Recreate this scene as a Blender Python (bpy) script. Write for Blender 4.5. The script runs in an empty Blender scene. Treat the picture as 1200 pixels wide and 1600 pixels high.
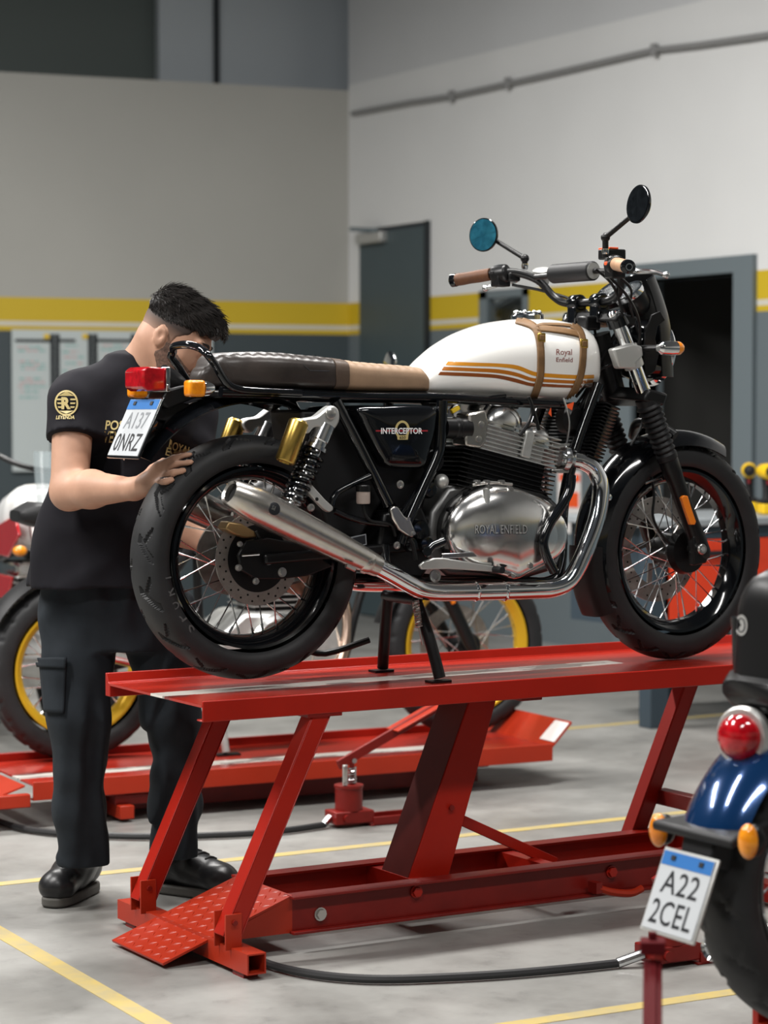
import bpy, bmesh, math, random
import numpy as np
from math import sin, cos, pi, radians, sqrt, atan2
from mathutils import Vector, Matrix
from mathutils.bvhtree import BVHTree
random.seed(7)
V = Vector
scene = bpy.context.scene
COL = scene.collection

# ------------------------------------------------------------------ camera
CAM = V((-2.842, -5.501, 1.397)); YAW = radians(30.668); PIT = radians(-2.4005); FPX = 3697.0
DV = V((sin(YAW)*cos(PIT), cos(YAW)*cos(PIT), sin(PIT))); RV = V((cos(YAW), -sin(YAW), 0)); UV = RV.cross(DV)
cd = bpy.data.cameras.new('camera'); co = bpy.data.objects.new('camera', cd); COL.objects.link(co)
cd.sensor_fit = 'HORIZONTAL'; cd.sensor_width = 24.0; cd.lens = FPX/1200*24.0
cd.clip_start = .05; cd.clip_end = 200
co.matrix_world = Matrix.Translation(CAM) @ Matrix((RV, UV, -DV)).transposed().to_4x4()
cd.dof.use_dof = True; cd.dof.focus_distance = 6.25; cd.dof.aperture_fstop = 3.0
scene.camera = co

# ------------------------------------------------------------------ light
w = bpy.data.worlds.new('hall_ambient'); scene.world = w; w.use_nodes = True
w.node_tree.nodes['Background'].inputs[0].default_value = (.80, .90, 1, 1)
w.node_tree.nodes['Background'].inputs[1].default_value = .045
def area(name, loc, target, sx, sy, power, col=(1, .98, .95)):
    l = bpy.data.lights.new(name, 'AREA'); l.shape = 'RECTANGLE'; l.size = sx; l.size_y = sy; l.energy = power; l.color = col
    o = bpy.data.objects.new(name, l); COL.objects.link(o); o.location = loc
    o.rotation_euler = (V(target)-V(loc)).to_track_quat('-Z', 'Y').to_euler(); return o
for i, (x, y, p) in enumerate(((-3.4, -3.6, 125), (1.0, -3.4, 95), (-3.4, .2, 270), (1.0, .2, 190), (-3.4, 4.2, 310), (1.0, 4.2, 220))):
    area('hall_tube_lamp', (x, y, 4.7), (x, y, 0), 2.4, .3, p)
scene.view_settings.view_transform = 'Standard'; scene.view_settings.look = 'None'
scene.view_settings.gamma = 1.0; scene.view_settings.use_curve_mapping = False
scene.view_settings.exposure = 0.32

# ------------------------------------------------------------------ picking helpers (pixel of the 1200x1600 photo -> point on a known plane)
def ray(x, y): return DV + RV*((x-600)/FPX) + UV*((800-y)/FPX)
def onY(x, y, Y): v = ray(x, y); return CAM + v*((Y-CAM.y)/v.y)
def onZ(x, y, Z): v = ray(x, y); return CAM + v*((Z-CAM.z)/v.z)
def onX(x, y, X): v = ray(x, y); return CAM + v*((X-CAM.x)/v.x)
def dep(x, y, D): return CAM + ray(x, y)*D
def S(Y, *pts): return [onY(x, y, Y) for x, y in pts]

# ------------------------------------------------------------------ materials
MATS = {}
def mat(name, col, rough=.5, metal=0, coat=0, var=0, vscale=8, bump=0, bscale=40, trans=0, emit=0, spec=.5, col2=None, aniso=0, ior=1.45, sheen=0, stretch=None):
    m = bpy.data.materials.new(name); m.use_nodes = True; nt = m.node_tree; b = nt.nodes['Principled BSDF']; I = b.inputs
    I['Base Color'].default_value = (*col, 1); I['Roughness'].default_value = rough; I['Metallic'].default_value = metal
    I['Coat Weight'].default_value = coat; I['Coat Roughness'].default_value = .04; I['Specular IOR Level'].default_value = spec
    I['Transmission Weight'].default_value = trans; I['IOR'].default_value = ior; I['Sheen Weight'].default_value = sheen
    tc = nt.nodes.new('ShaderNodeNewGeometry'); src = tc.outputs['Position']
    if stretch:
        mp = nt.nodes.new('ShaderNodeMapping'); mp.inputs['Scale'].default_value = stretch; nt.links.new(src, mp.inputs[0]); src = mp.outputs[0]
    if var or col2:
        n = nt.nodes.new('ShaderNodeTexNoise'); n.inputs['Scale'].default_value = vscale; n.inputs['Detail'].default_value = 5; n.inputs['Roughness'].default_value = .6
        nt.links.new(src, n.inputs['Vector'])
        r = nt.nodes.new('ShaderNodeValToRGB'); c2 = col2 or tuple(c*(1-var) for c in col)
        r.color_ramp.elements[0].position = .35; r.color_ramp.elements[1].position = .65
        r.color_ramp.elements[0].color = (*c2, 1); r.color_ramp.elements[1].color = (*col, 1)
        nt.links.new(n.outputs['Fac'], r.inputs[0]); nt.links.new(r.outputs[0], I['Base Color'])
    if bump:
        n2 = nt.nodes.new('ShaderNodeTexNoise'); n2.inputs['Scale'].default_value = bscale; n2.inputs['Detail'].default_value = 4
        nt.links.new(src, n2.inputs['Vector'])
        bp = nt.nodes.new('ShaderNodeBump'); bp.inputs['Strength'].default_value = bump; bp.inputs['Distance'].default_value = .002
        nt.links.new(n2.outputs['Fac'], bp.inputs['Height']); nt.links.new(bp.outputs[0], I['Normal'])
    if emit: I['Emission Color'].default_value = (*col, 1); I['Emission Strength'].default_value = emit
    MATS[name] = m; return m
mat('black_gloss', (.003, .0035, .0045), .10, coat=.35)
mat('black_satin', (.0055, .0055, .006), .34, spec=.35)
mat('black_plastic', (.009, .009, .010), .5, spec=.35, bump=.05, bscale=300)
mat('rubber', (.019, .0195, .021), .55, var=.3, vscale=14, bump=.08, bscale=260, spec=.4)
mat('rubber_light', (.085, .086, .088), .6, var=.25, vscale=10)
mat('hole_black', (.003, .003, .003), .9)
mat('chrome', (.78, .79, .80), .06, 1)
mat('chrome_soft', (.62, .63, .64), .2, 1, var=.12, vscale=20)
mat('brushed_steel', (.60, .57, .53), .27, 1, var=.10, vscale=60, bump=.05, bscale=300)
mat('polished_alloy', (.86, .85, .83), .19, 1, var=.12, vscale=9)
mat('cast_alloy', (.74, .74, .72), .33, .8, var=.2, vscale=25)
mat('satin_silver', (.55, .55, .53), .42, .7)
mat('disc_steel', (.40, .365, .335), .38, .9, var=.15, vscale=90)
mat('gold_anodised', (.60, .40, .10), .27, 1)
mat('gold_rim', (.66, .40, .02), .33, .35)
mat('tank_white', (.86, .85, .82), .14, coat=.8)
mat('stripe_orange', (.62, .25, .015), .3, coat=.5)
mat('stripe_amber', (.42, .13, .008), .3, coat=.5)
mat('stripe_brown', (.22, .055, .008), .3, coat=.5)
mat('strap_leather', (.20, .105, .04), .55, var=.3, vscale=30, bump=.1, bscale=200)
mat('seat_dark', (.040, .031, .027), .33, var=.45, vscale=12, bump=.12, bscale=160)
mat('seat_tan', (.33, .215, .135), .5, var=.22, vscale=12, bump=.1, bscale=160)
mat('seat_band', (.075, .05, .036), .45, bump=.15, bscale=200)
mat('grip_leather', (.11, .042, .016), .55, var=.3, vscale=40, bump=.2, bscale=220)
mat('grip_tan', (.45, .26, .15), .55, var=.2, vscale=40)
mat('lens_red', (.50, .004, .010), .12, coat=.6, col2=(.22, .001, .004), vscale=30)
mat('lens_amber', (.85, .30, .01), .14, coat=.6, col2=(.62, .17, .004), vscale=35)
mat('reflector_orange', (.80, .20, .01), .25, coat=.3)
mat('mirror_blue', (.012, .11, .18), .12, .15, col2=(.03, .20, .29), vscale=28)
mat('mirror_glass', (.45, .47, .48), .04, 1)
mat('plate_white', (.47, .49, .51), .35)
mat('plate_blue', (.03, .15, .42), .3)
mat('ink_black', (.01, .011, .014), .4)
mat('ink_grey', (.22, .235, .25), .35)
mat('ink_white', (.8, .8, .8), .4)
mat('ink_gold', (.50, .40, .17), .45)
mat('ink_red', (.35, .02, .03), .4)
mat('ink_maroon', (.24, .07, .06), .4)
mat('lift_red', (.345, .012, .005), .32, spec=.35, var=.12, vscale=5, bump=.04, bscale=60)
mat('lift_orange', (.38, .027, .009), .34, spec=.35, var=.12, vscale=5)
mat('lift_dark', (.19, .010, .007), .38, spec=.35, var=.25, vscale=7, bump=.05, bscale=80)  # darker lift red, with the shade under the deck put into the paint
mat('lift_brown_reflection', (.11, .016, .014), .34, var=.2, vscale=7)
mat('orange_flag', (.85, .10, .02), .5)
mat('skin', (.50, .285, .195), .5, var=.12, vscale=14, spec=.35)
mat('hair', (.009, .0075, .007), .5, spec=.25)
mat('hair_strand', (.016, .013, .012), .38, spec=.5, var=.4, vscale=60)
mat('beard', (.085, .05, .037), .6, col2=(.19, .11, .08), vscale=160)
mat('shirt_black', (.0125, .0118, .0158), .8, spec=.18, var=.3, vscale=5, bump=.08, bscale=400)
mat('trouser_navy', (.020, .025, .031), .8, spec=.2, var=.3, vscale=7, bump=.1, bscale=350)
mat('boot_black', (.010, .010, .011), .36, bump=.15, bscale=120)
mat('boot_sole', (.10, .095, .085), .7, var=.3)
mat('lace', (.03, .03, .03), .8)
mat('steel_bolt', (.55, .54, .52), .3, 1)
mat('hose_black', (.013, .013, .014), .5)
mat('blue_paint', (.004, .035, .12), .13, .45, coat=1)
mat('red_paint', (.40, .006, .010), .15, coat=.8)
mat('silver_paint', (.74, .74, .73), .22, .05, coat=.4)
mat('fork_grey', (.40, .36, .35), .3, .9)
mat('screen_tint', (.25, .29, .30), .15, ior=1.2); MATS['screen_tint'].node_tree.nodes['Principled BSDF'].inputs['Alpha'].default_value = .35
mat('case_dark', (.14, .14, .14), .38, .9)
mat('bench_steel', (.36, .39, .41), .4, .2, var=.1)
mat('bench_blue', (.035, .052, .068), .4)
mat('cabinet_red', (.78, .055, .015), .35, coat=.2)
mat('drill_yellow', (.80, .50, .01), .4)
mat('board_white', (.50, .55, .55), .25)
mat('board_tape', (.012, .016, .02), .5)
mat('marker_green', (.22, .42, .40), .5)
mat('marker_red', (.52, .36, .36), .5)
mat('magnet_yellow', (.75, .5, .02), .5)
mat('grey_frame', (.135, .165, .18), .5)
mat('door_grey', (.058, .083, .092), .45, var=.08, vscale=2)
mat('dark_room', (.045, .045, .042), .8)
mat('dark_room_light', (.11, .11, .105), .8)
mat('upper_dark', (.095, .115, .108), .55)
mat('upper_panel', (.46, .50, .53), .28, spec=.7)
mat('conduit', (.24, .24, .24), .5)
mat('paper', (.75, .72, .70), .6)
mat('line_yellow', (.46, .345, .11), .6, col2=(.36, .30, .16), vscale=12)
mat('reservoir', (.55, .45, .40), .25, trans=.3)
mat('copper_pipe', (.62, .45, .36), .25, 1)

def wall_mat(name, base, lower, zs, upper):
    """painted bands by height: grey | yellow | white line | yellow | base | upper"""
    m = bpy.data.materials.new(name); m.use_nodes = True; nt = m.node_tree; b = nt.nodes['Principled BSDF']
    g = nt.nodes.new('ShaderNodeNewGeometry'); sx = nt.nodes.new('ShaderNodeSeparateXYZ'); nt.links.new(g.outputs['Position'], sx.inputs[0])
    mr = nt.nodes.new('ShaderNodeMath'); mr.operation = 'DIVIDE'; mr.inputs[1].default_value = 8.0; nt.links.new(sx.outputs[2], mr.inputs[0])
    r = nt.nodes.new('ShaderNodeValToRGB'); r.color_ramp.interpolation = 'CONSTANT'; cr = r.color_ramp
    cols = [lower, (.60, .42, .015), (.62, .60, .52), (.60, .42, .015), base, upper]
    cr.elements[0].position = 0; cr.elements[0].color = (*cols[0], 1); cr.elements[1].position = zs[0]/8; cr.elements[1].color = (*cols[1], 1)
    for z, c in zip(zs[1:], cols[2:]): e = cr.elements.new(z/8); e.color = (*c, 1)
    nt.links.new(mr.outputs[0], r.inputs[0])
    n = nt.nodes.new('ShaderNodeTexNoise'); n.inputs['Scale'].default_value = 1.3; n.inputs['Detail'].default_value = 6; nt.links.new(g.outputs['Position'], n.inputs['Vector'])
    mx = nt.nodes.new('ShaderNodeMix'); mx.data_type = 'RGBA'; mx.blend_type = 'MULTIPLY'; mx.inputs[0].default_value = .14
    nt.links.new(r.outputs[0], mx.inputs[6]); nt.links.new(n.outputs['Fac'], mx.inputs[7]); nt.links.new(mx.outputs[2], b.inputs['Base Color'])
    b.inputs['Roughness'].default_value = .55; MATS[name] = m
def floor_mat():
    m = bpy.data.materials.new('concrete'); m.use_nodes = True; nt = m.node_tree; b = nt.nodes['Principled BSDF']; N = nt.nodes.new; L = nt.links.new
    g = N('ShaderNodeNewGeometry')
    def noise(s, d, ro=.6):
        n = N('ShaderNodeTexNoise'); n.inputs['Scale'].default_value = s; n.inputs['Detail'].default_value = d; n.inputs['Roughness'].default_value = ro; L(g.outputs['Position'], n.inputs['Vector']); return n
    def ramp(src, p0, c0, p1, c1):
        r = N('ShaderNodeValToRGB'); r.color_ramp.elements[0].position = p0; r.color_ramp.elements[0].color = (*c0, 1); r.color_ramp.elements[1].position = p1; r.color_ramp.elements[1].color = (*c1, 1); L(src, r.inputs[0]); return r
    a = ramp(noise(2.2, 8).outputs['Fac'], .3, (.19, .187, .176), .7, (.315, .31, .294))
    c = ramp(noise(.9, 6, .7).outputs['Fac'], .42, (.62, .61, .6), .56, (1, 1, 1))
    s = ramp(noise(9, 8, .75).outputs['Fac'], .33, (.6, .6, .6), .45, (1, 1, 1))
    m1 = N('ShaderNodeMix'); m1.data_type = 'RGBA'; m1.blend_type = 'MULTIPLY'; m1.inputs[0].default_value = .6; L(a.outputs[0], m1.inputs[6]); L(c.outputs[0], m1.inputs[7])
    m2 = N('ShaderNodeMix'); m2.data_type = 'RGBA'; m2.blend_type = 'MULTIPLY'; m2.inputs[0].default_value = .5; L(m1.outputs[2], m2.inputs[6]); L(s.outputs[0], m2.inputs[7])
    L(m2.outputs[2], b.inputs['Base Color'])
    rr = N('ShaderNodeMapRange'); L(noise(1.7, 5).outputs['Fac'], rr.inputs[0]); rr.inputs[1].default_value = .3; rr.inputs[2].default_value = .7; rr.inputs[3].default_value = .32; rr.inputs[4].default_value = .55; L(rr.outputs[0], b.inputs['Roughness'])
    MATS['concrete'] = m
floor_mat()
def deck_mat(name, yc, x0, x1, slope=0):
    """red deck paint, worn white centre line, oily scuffs"""
    m = bpy.data.materials.new(name); m.use_nodes = True; nt = m.node_tree; b = nt.nodes['Principled BSDF']; N = nt.nodes.new; L = nt.links.new
    g = N('ShaderNodeNewGeometry'); sx = N('ShaderNodeSeparateXYZ'); L(g.outputs['Position'], sx.inputs[0])
    def math(op, a, bb=None, c=None):
        n = N('ShaderNodeMath'); n.operation = op
        for i, q in enumerate((a, bb, c)):
            if q is None: continue
            if isinstance(q, (int, float)): n.inputs[i].default_value = q
            else: L(q, n.inputs[i])
        return n.outputs[0]
    mp = N('ShaderNodeMapping'); mp.inputs['Scale'].default_value = (3, 14, 1); L(g.outputs['Position'], mp.inputs[0])
    n = N('ShaderNodeTexNoise'); n.inputs['Scale'].default_value = 2.2; n.inputs['Detail'].default_value = 7; L(mp.outputs[0], n.inputs['Vector'])
    n2 = N('ShaderNodeTexNoise'); n2.inputs['Scale'].default_value = 1.1; n2.inputs['Detail'].default_value = 4; L(mp.outputs[0], n2.inputs['Vector'])
    yy = math('SUBTRACT', sx.outputs[1], math('MULTIPLY', sx.outputs[0], slope))
    dist = math('ABSOLUTE', math('SUBTRACT', yy, yc))
    edge = math('ADD', dist, math('MULTIPLY', math('SUBTRACT', n.outputs['Fac'], .5), .03))
    line = math('LESS_THAN', edge, .044)
    line = math('MULTIPLY', line, math('MULTIPLY', math('GREATER_THAN', sx.outputs[0], x0), math('LESS_THAN', sx.outputs[0], x1)))
    scuff = math('MULTIPLY', math('GREATER_THAN', n2.outputs['Fac'], .56), math('LESS_THAN', dist, .11))
    scuff = math('MULTIPLY', scuff, .65)
    mx = N('ShaderNodeMix'); mx.data_type = 'RGBA'; mx.inputs[6].default_value = (.35, .021, .011, 1); mx.inputs[7].default_value = (.66, .62, .57, 1); L(line, mx.inputs[0])
    m2 = N('ShaderNodeMix'); m2.data_type = 'RGBA'; m2.inputs[7].default_value = (.06, .03, .03, 1); L(mx.outputs[2], m2.inputs[6]); L(scuff, m2.inputs[0])
    L(m2.outputs[2], b.inputs['Base Color']); b.inputs['Roughness'].default_value = .25; b.inputs['Coat Weight'].default_value = .05
    MATS[name] = m

# ------------------------------------------------------------------ mesh helpers
WO = {}          # world position of each object that can be a parent
def tag(o, label=None, cat=None, group=None, kind=None):
    if label: o['label'] = label
    if cat: o['category'] = cat
    if group: o['group'] = group
    if kind: o['kind'] = kind
    return o
def empty(name, loc, label=None, cat=None, group=None):
    o = bpy.data.objects.new(name, None); COL.objects.link(o); o.location = loc; o.empty_display_size = .1; WO[o] = V(loc)
    return tag(o, label, cat, group)
def frame_of(axis, up=None):
    a = V(axis).normalized(); u0 = V(up) if up is not None else (V((0, 0, 1)) if abs(a.z) < .95 else V((1, 0, 0)))
    x = u0.cross(a).normalized(); y = a.cross(x); return x, y, a
class MB:
    def __init__(s, M=None): s.v = []; s.f = []; s.M = M
    def add(s, vs, fs):
        o = len(s.v); s.v += [V(p) for p in vs]; s.f += [tuple(i+o for i in f) for f in fs]; return s
    def box(s, c, size, R=None):
        h = V(size)/2; pts = []
        for z in (-1, 1):
            for x, y in ((-1, -1), (1, -1), (1, 1), (-1, 1)):
                p = V((x*h.x, y*h.y, z*h.z)); p = (R @ p if R else p); pts.append(V(c)+p)
        return s.add(pts, [(3, 2, 1, 0), (4, 5, 6, 7), (0, 1, 5, 4), (1, 2, 6, 5), (2, 3, 7, 6), (3, 0, 4, 7)])
    def bx(s, x0, x1, y0, y1, z0, z1): return s.box(((x0+x1)/2, (y0+y1)/2, (z0+z1)/2), (abs(x1-x0), abs(y1-y0), abs(z1-z0)))
    def bar(s, a, b, w, h, up=None):
        a = V(a); b = V(b); x, y, z = frame_of(b-a, up); R = Matrix((x, y, z)).transposed(); return s.box((a+b)/2, (w, h, (b-a).length), R)
    def tube(s, pts, r, n=10, caps=True, closed=False, sm=0):
        pts = [V(p) for p in pts]
        if sm: pts, r = smooth_path(pts, sm, r, closed)
        k = len(pts); rs = r if isinstance(r, (list, tuple)) else [r]*k
        t = []
        for i in range(k):
            a = pts[i-1] if (i or closed) else pts[0]; b = pts[(i+1) % k] if (i < k-1 or closed) else pts[-1]; t.append((b-a).normalized())
        x, y, _ = frame_of(t[0]); vs = []; fs = []
        for i in range(k):
            if i:
                q = t[i-1].rotation_difference(t[i]); x = q @ x
            x = (x - t[i]*x.dot(t[i])).normalized(); y = t[i].cross(x)
            for j in range(n): a = 2*pi*j/n; vs.append(pts[i] + (x*cos(a)+y*sin(a))*rs[i])
        m = k if closed else k-1
        for i in range(m):
            i2 = (i+1) % k
            for j in range(n): j2 = (j+1) % n; fs.append((i*n+j, i*n+j2, i2*n+j2, i2*n+j))
        if caps and not closed: fs.append(tuple(range(n-1, -1, -1))); fs.append(tuple((k-1)*n+j for j in range(n)))
        return s.add(vs, fs)
    def lathe(s, prof, o=(0, 0, 0), axis=(0, 0, 1), n=32, up=None, closed=False):
        """prof: (radius, height) along axis"""
        x, y, z = frame_of(axis, up); o = V(o); vs = []; fs = []; k = len(prof)
        for r, h in prof:
            for j in range(n): a = 2*pi*j/n; vs.append(o + z*h + (x*cos(a)+y*sin(a))*max(r, 1e-5))
        for i in range(k if closed else k-1):
            i2 = (i+1) % k
            for j in range(n): j2 = (j+1) % n; fs.append((i*n+j, i*n+j2, i2*n+j2, i2*n+j))
        if not closed:
            if prof[0][0] > 1e-4: fs.append(tuple(range(n-1, -1, -1)))
            if prof[-1][0] > 1e-4: fs.append(tuple((k-1)*n+j for j in range(n)))
        return s.add(vs, fs)
    def cyl(s, a, b, r, n=20, r2=None):
        a = V(a); b = V(b); return s.lathe([(r, 0), (r2 if r2 is not None else r, (b-a).length)], a, b-a, n)
    def ball(s, c, r, n=16, m=10, R=None):
        r = V((r, r, r)) if isinstance(r, (int, float)) else V(r); vs = []; fs = []
        for i in range(m+1):
            th = pi*i/m
            for j in range(n):
                ph = 2*pi*j/n; p = V((r.x*sin(th)*cos(ph), r.y*sin(th)*sin(ph), r.z*cos(th))); vs.append(V(c)+(R @ p if R else p))
        for i in range(m):
            for j in range(n): j2 = (j+1) % n; fs.append((i*n+j, (i+1)*n+j, (i+1)*n+j2, i*n+j2))
        return s.add(vs, fs)
    def prism(s, pts, off):
        pts = [V(p) for p in pts]; off = V(off); n = len(pts)
        return s.add(pts+[p+off for p in pts], [tuple(range(n-1, -1, -1)), tuple(range(n, 2*n))]+[(i, (i+1) % n, n+(i+1) % n, n+i) for i in range(n)])
    def grid(s, rows, cu=False, cv=False, capends=False):
        k = len(rows); n = len(rows[0]); vs = [p for r in rows for p in r]; fs = []
        for i in range(k if cu else k-1):
            for j in range(n if cv else n-1): fs.append((i*n+j, i*n+(j+1) % n, ((i+1) % k)*n+(j+1) % n, ((i+1) % k)*n+j))
        if capends and cv: fs.append(tuple(range(n-1, -1, -1))); fs.append(tuple((k-1)*n+j for j in range(n)))
        return s.add(vs, fs)
    def shell(s, rows, th):
        """open grid turned into a thin solid sheet; th = offset function or number along computed normals"""
        k = len(rows); n = len(rows[0]); rows2 = []
        for i in range(k):
            rr = []
            for j in range(n):
                a = rows[min(i+1, k-1)][j]-rows[max(i-1, 0)][j]; b = rows[i][min(j+1, n-1)]-rows[i][max(j-1, 0)]
                nn = a.cross(b); nn = nn.normalized() if nn.length > 1e-12 else V((0, 0, 1)); rr.append(rows[i][j]+nn*th)
            rows2.append(rr)
        s.grid(rows); o = len(s.v); s.grid([list(reversed(r)) for r in rows2])
        base = o-k*n
        def A(i, j): return base+i*n+j
        def B(i, j): return o+i*n+(n-1-j)
        for i in range(k-1): s.f += [(A(i, 0), A(i+1, 0), B(i+1, 0), B(i, 0)), (A(i+1, n-1), A(i, n-1), B(i, n-1), B(i+1, n-1))]
        for j in range(n-1): s.f += [(A(0, j+1), A(0, j), B(0, j), B(0, j+1)), (A(k-1, j), A(k-1, j+1), B(k-1, j+1), B(k-1, j))]
        return s
    def build(s, name, material, parent=None, smooth=35, bevel=0, recalc=True, label=None, subsurf=0, bseg=2):
        pts = [s.M @ p for p in s.v] if s.M else s.v
        lo = V((min(p.x for p in pts), min(p.y for p in pts), min(p.z for p in pts))); hi = V((max(p.x for p in pts), max(p.y for p in pts), max(p.z for p in pts)))
        c = (lo+hi)/2
        if parent is None: c.z = lo.z
        me = bpy.data.meshes.new(name); me.from_pydata([p-c for p in pts], [], s.f)
        if recalc:
            bm = bmesh.new(); bm.from_mesh(me); bmesh.ops.recalc_face_normals(bm, faces=bm.faces); bm.to_mesh(me); bm.free()
        me.materials.append(MATS[material])
        if smooth: me.shade_smooth(); me.set_sharp_from_angle(angle=radians(smooth))
        o = bpy.data.objects.new(name, me); COL.objects.link(o); WO[o] = c
        if parent is not None: o.parent = parent; o.location = c-WO[parent]
        else: o.location = c
        if bevel:
            b = o.modifiers.new('bevel', 'BEVEL'); b.width = bevel; b.segments = bseg; b.limit_method = 'ANGLE'; b.angle_limit = radians(40)
        if subsurf:
            q = o.modifiers.new('sub', 'SUBSURF'); q.levels = subsurf; q.render_levels = subsurf
        if label: o['label'] = label
        return o
    def bvh(s):
        pts = [s.M @ p for p in s.v] if s.M else s.v
        return BVHTree.FromPolygons(pts, s.f)
def smooth_path(pts, sub, r=None, closed=False):
    """Catmull-Rom"""
    n = len(pts); out = []; ro = []
    isl = isinstance(r, (list, tuple))
    for i in range(n if closed else n-1):
        if closed: p0, p1, p2, p3 = pts[i-1], pts[i], pts[(i+1) % n], pts[(i+2) % n]
        else: p0, p1, p2, p3 = pts[max(i-1, 0)], pts[i], pts[i+1], pts[min(i+2, n-1)]
        for k in range(sub):
            t = k/sub; out.append(.5*((2*p1)+(p2-p0)*t+(2*p0-5*p1+4*p2-p3)*t*t+(3*p1-p0-3*p2+p3)*t**3))
            if isl: ro.append(r[i]*(1-t)+r[(i+1) % n]*t)
    if not closed:
        out.append(pts[-1])
        if isl: ro.append(r[-1])
    return out, (ro if isl else r)
def lerp_table(tab, x):
    for (x0, y0), (x1, y1) in zip(tab, tab[1:]):
        if x <= x1: t = (x-x0)/(x1-x0) if x > x0 else 0; return y0+(y1-y0)*t
    return tab[-1][1]
def spline_table(tab, x):
    """smooth (cubic Hermite, Catmull tangents) lookup"""
    n = len(tab)
    if x <= tab[0][0]: return tab[0][1]
    if x >= tab[-1][0]: return tab[-1][1]
    for i in range(n-1):
        if x <= tab[i+1][0]:
            x0, y0 = tab[i]; x1, y1 = tab[i+1]; h = x1-x0; t = (x-x0)/h
            m0 = (y1-tab[i-1][1])/(x1-tab[i-1][0]) if i else (y1-y0)/h; m1 = (tab[i+2][1]-y0)/(tab[i+2][0]-x0) if i < n-2 else (y1-y0)/h
            return (2*t**3-3*t*t+1)*y0+(t**3-2*t*t+t)*h*m0+(-2*t**3+3*t*t)*y1+(t**3-t*t)*h*m1
def text_geo(txt, bold=0.0, shear=0.0, spacing=1.0):
    cu = bpy.data.curves.new('lettering_source', 'FONT'); cu.body = txt; cu.size = 1; cu.offset = bold; cu.shear = shear; cu.resolution_u = 3; cu.space_character = spacing; cu.align_x = 'CENTER'
    ob = bpy.data.objects.new('lettering_source', cu); COL.objects.link(ob); bpy.context.view_layer.update()
    dg = bpy.context.evaluated_depsgraph_get(); me = bpy.data.meshes.new_from_object(ob.evaluated_get(dg))
    vs = [V(v.co) for v in me.vertices]; fs = [tuple(p.vertices) for p in me.polygons]
    bpy.data.objects.remove(ob); bpy.data.curves.remove(cu); bpy.data.meshes.remove(me)
    x0 = min(v.x for v in vs); x1 = max(v.x for v in vs); y0 = min(v.y for v in vs); y1 = max(v.y for v in vs)
    return [((v.x-x0)/(x1-x0), (v.y-y0)/(y1-y0)) for v in vs], fs
def text_on(txt, o, right, up, depth=None, bold=0.0, shear=0.0, spacing=1.0):
    """flat lettering filling the parallelogram o, o+right, o+up; optional raised depth (vector)"""
    uv, fs = text_geo(txt, bold, shear, spacing); o = V(o); mb = MB(); pts = [o+V(right)*a+V(up)*b for a, b in uv]
    if depth is None: mb.add(pts, fs); return mb
    d = V(depth); n = len(pts); mb.add(pts, [tuple(reversed(f)) for f in fs]); mb.add([p+d for p in pts], fs)
    edges = {}
    for f in fs:
        for a, b in zip(f, f[1:]+f[:1]): edges[(a, b)] = edges.get((a, b), 0)+1
    for (a, b) in edges:
        if (b, a) not in edges: mb.f.append((a, b, b+n, a+n))
    return mb
def hit(bvh, px, py, off):
    v = ray(px, py).normalized(); h, n, i, d_ = bvh.ray_cast(CAM, v)
    if h is None: return None
    if n.dot(v) > 0: n = -n
    return h + n*off
def decal(bvh, uvpts, fs, off=.001, mb=None):
    """surface print: pixel points dropped onto a surface"""
    mb = mb or MB(); idx = {}; vs = []; last = None
    for p in uvpts: 
        h = hit(bvh, p[0], p[1], off); vs.append(h)
    good = [f for f in fs if all(vs[i] is not None for i in f)]
    mb.add([p if p is not None else V((0, 0, 0)) for p in vs], good)
    used = set(i for f in mb.f for i in f); remap = {}; nv = []
    for i, p in enumerate(mb.v):
        if i in used: remap[i] = len(nv); nv.append(p)
    mb.v = nv; mb.f = [tuple(remap[i] for i in f) for f in mb.f]; return mb
def band(bvh, top, bot, n=24, m=3, off=.001, mb=None):
    """strip between two pixel polylines dropped onto a surface"""
    def samp(pl, t):
        k = t*(len(pl)-1); i = min(int(k), len(pl)-2); a = k-i; return (pl[i][0]*(1-a)+pl[i+1][0]*a, pl[i][1]*(1-a)+pl[i+1][1]*a)
    pts = []; fs = []
    for i in range(n+1):
        a = samp(top, i/n); b = samp(bot, i/n)
        for j in range(m+1): t = j/m; pts.append((a[0]*(1-t)+b[0]*t, a[1]*(1-t)+b[1]*t))
    for i in range(n):
        for j in range(m): q = i*(m+1)+j; fs.append((q, q+1, q+m+2, q+m+1))
    return decal(bvh, pts, fs, off, mb)
def decal_text(bvh, txt, o, right, up, off=.001, bold=.0, shear=0, spacing=1.0):
    uv, fs = text_geo(txt, bold, shear, spacing); return decal(bvh, [(o[0]+right[0]*a+up[0]*b, o[1]+right[1]*a+up[1]*b) for a, b in uv], fs, off)
def inst(name, mesh, parent, loc, R=None):
    o = bpy.data.objects.new(name, mesh); COL.objects.link(o); o.parent = parent; o.location = V(loc)-WO[parent]
    if R is not None: o.rotation_euler = R.to_euler()
    return o
def raw_mesh(mb, name, material, smooth=35):
    me = bpy.data.meshes.new(name); me.from_pydata(mb.v, [], mb.f)
    bm = bmesh.new(); bm.from_mesh(me); bmesh.ops.recalc_face_normals(bm, faces=bm.faces); bm.to_mesh(me); bm.free()
    me.materials.append(MATS[material]); me.shade_smooth(); me.set_sharp_from_angle(angle=radians(smooth)); return me
def copy_tree(o, parent=None):
    c = o.copy(); COL.objects.link(c); c.parent = parent
    for ch in o.children: copy_tree(ch, c)
    return c

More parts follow.
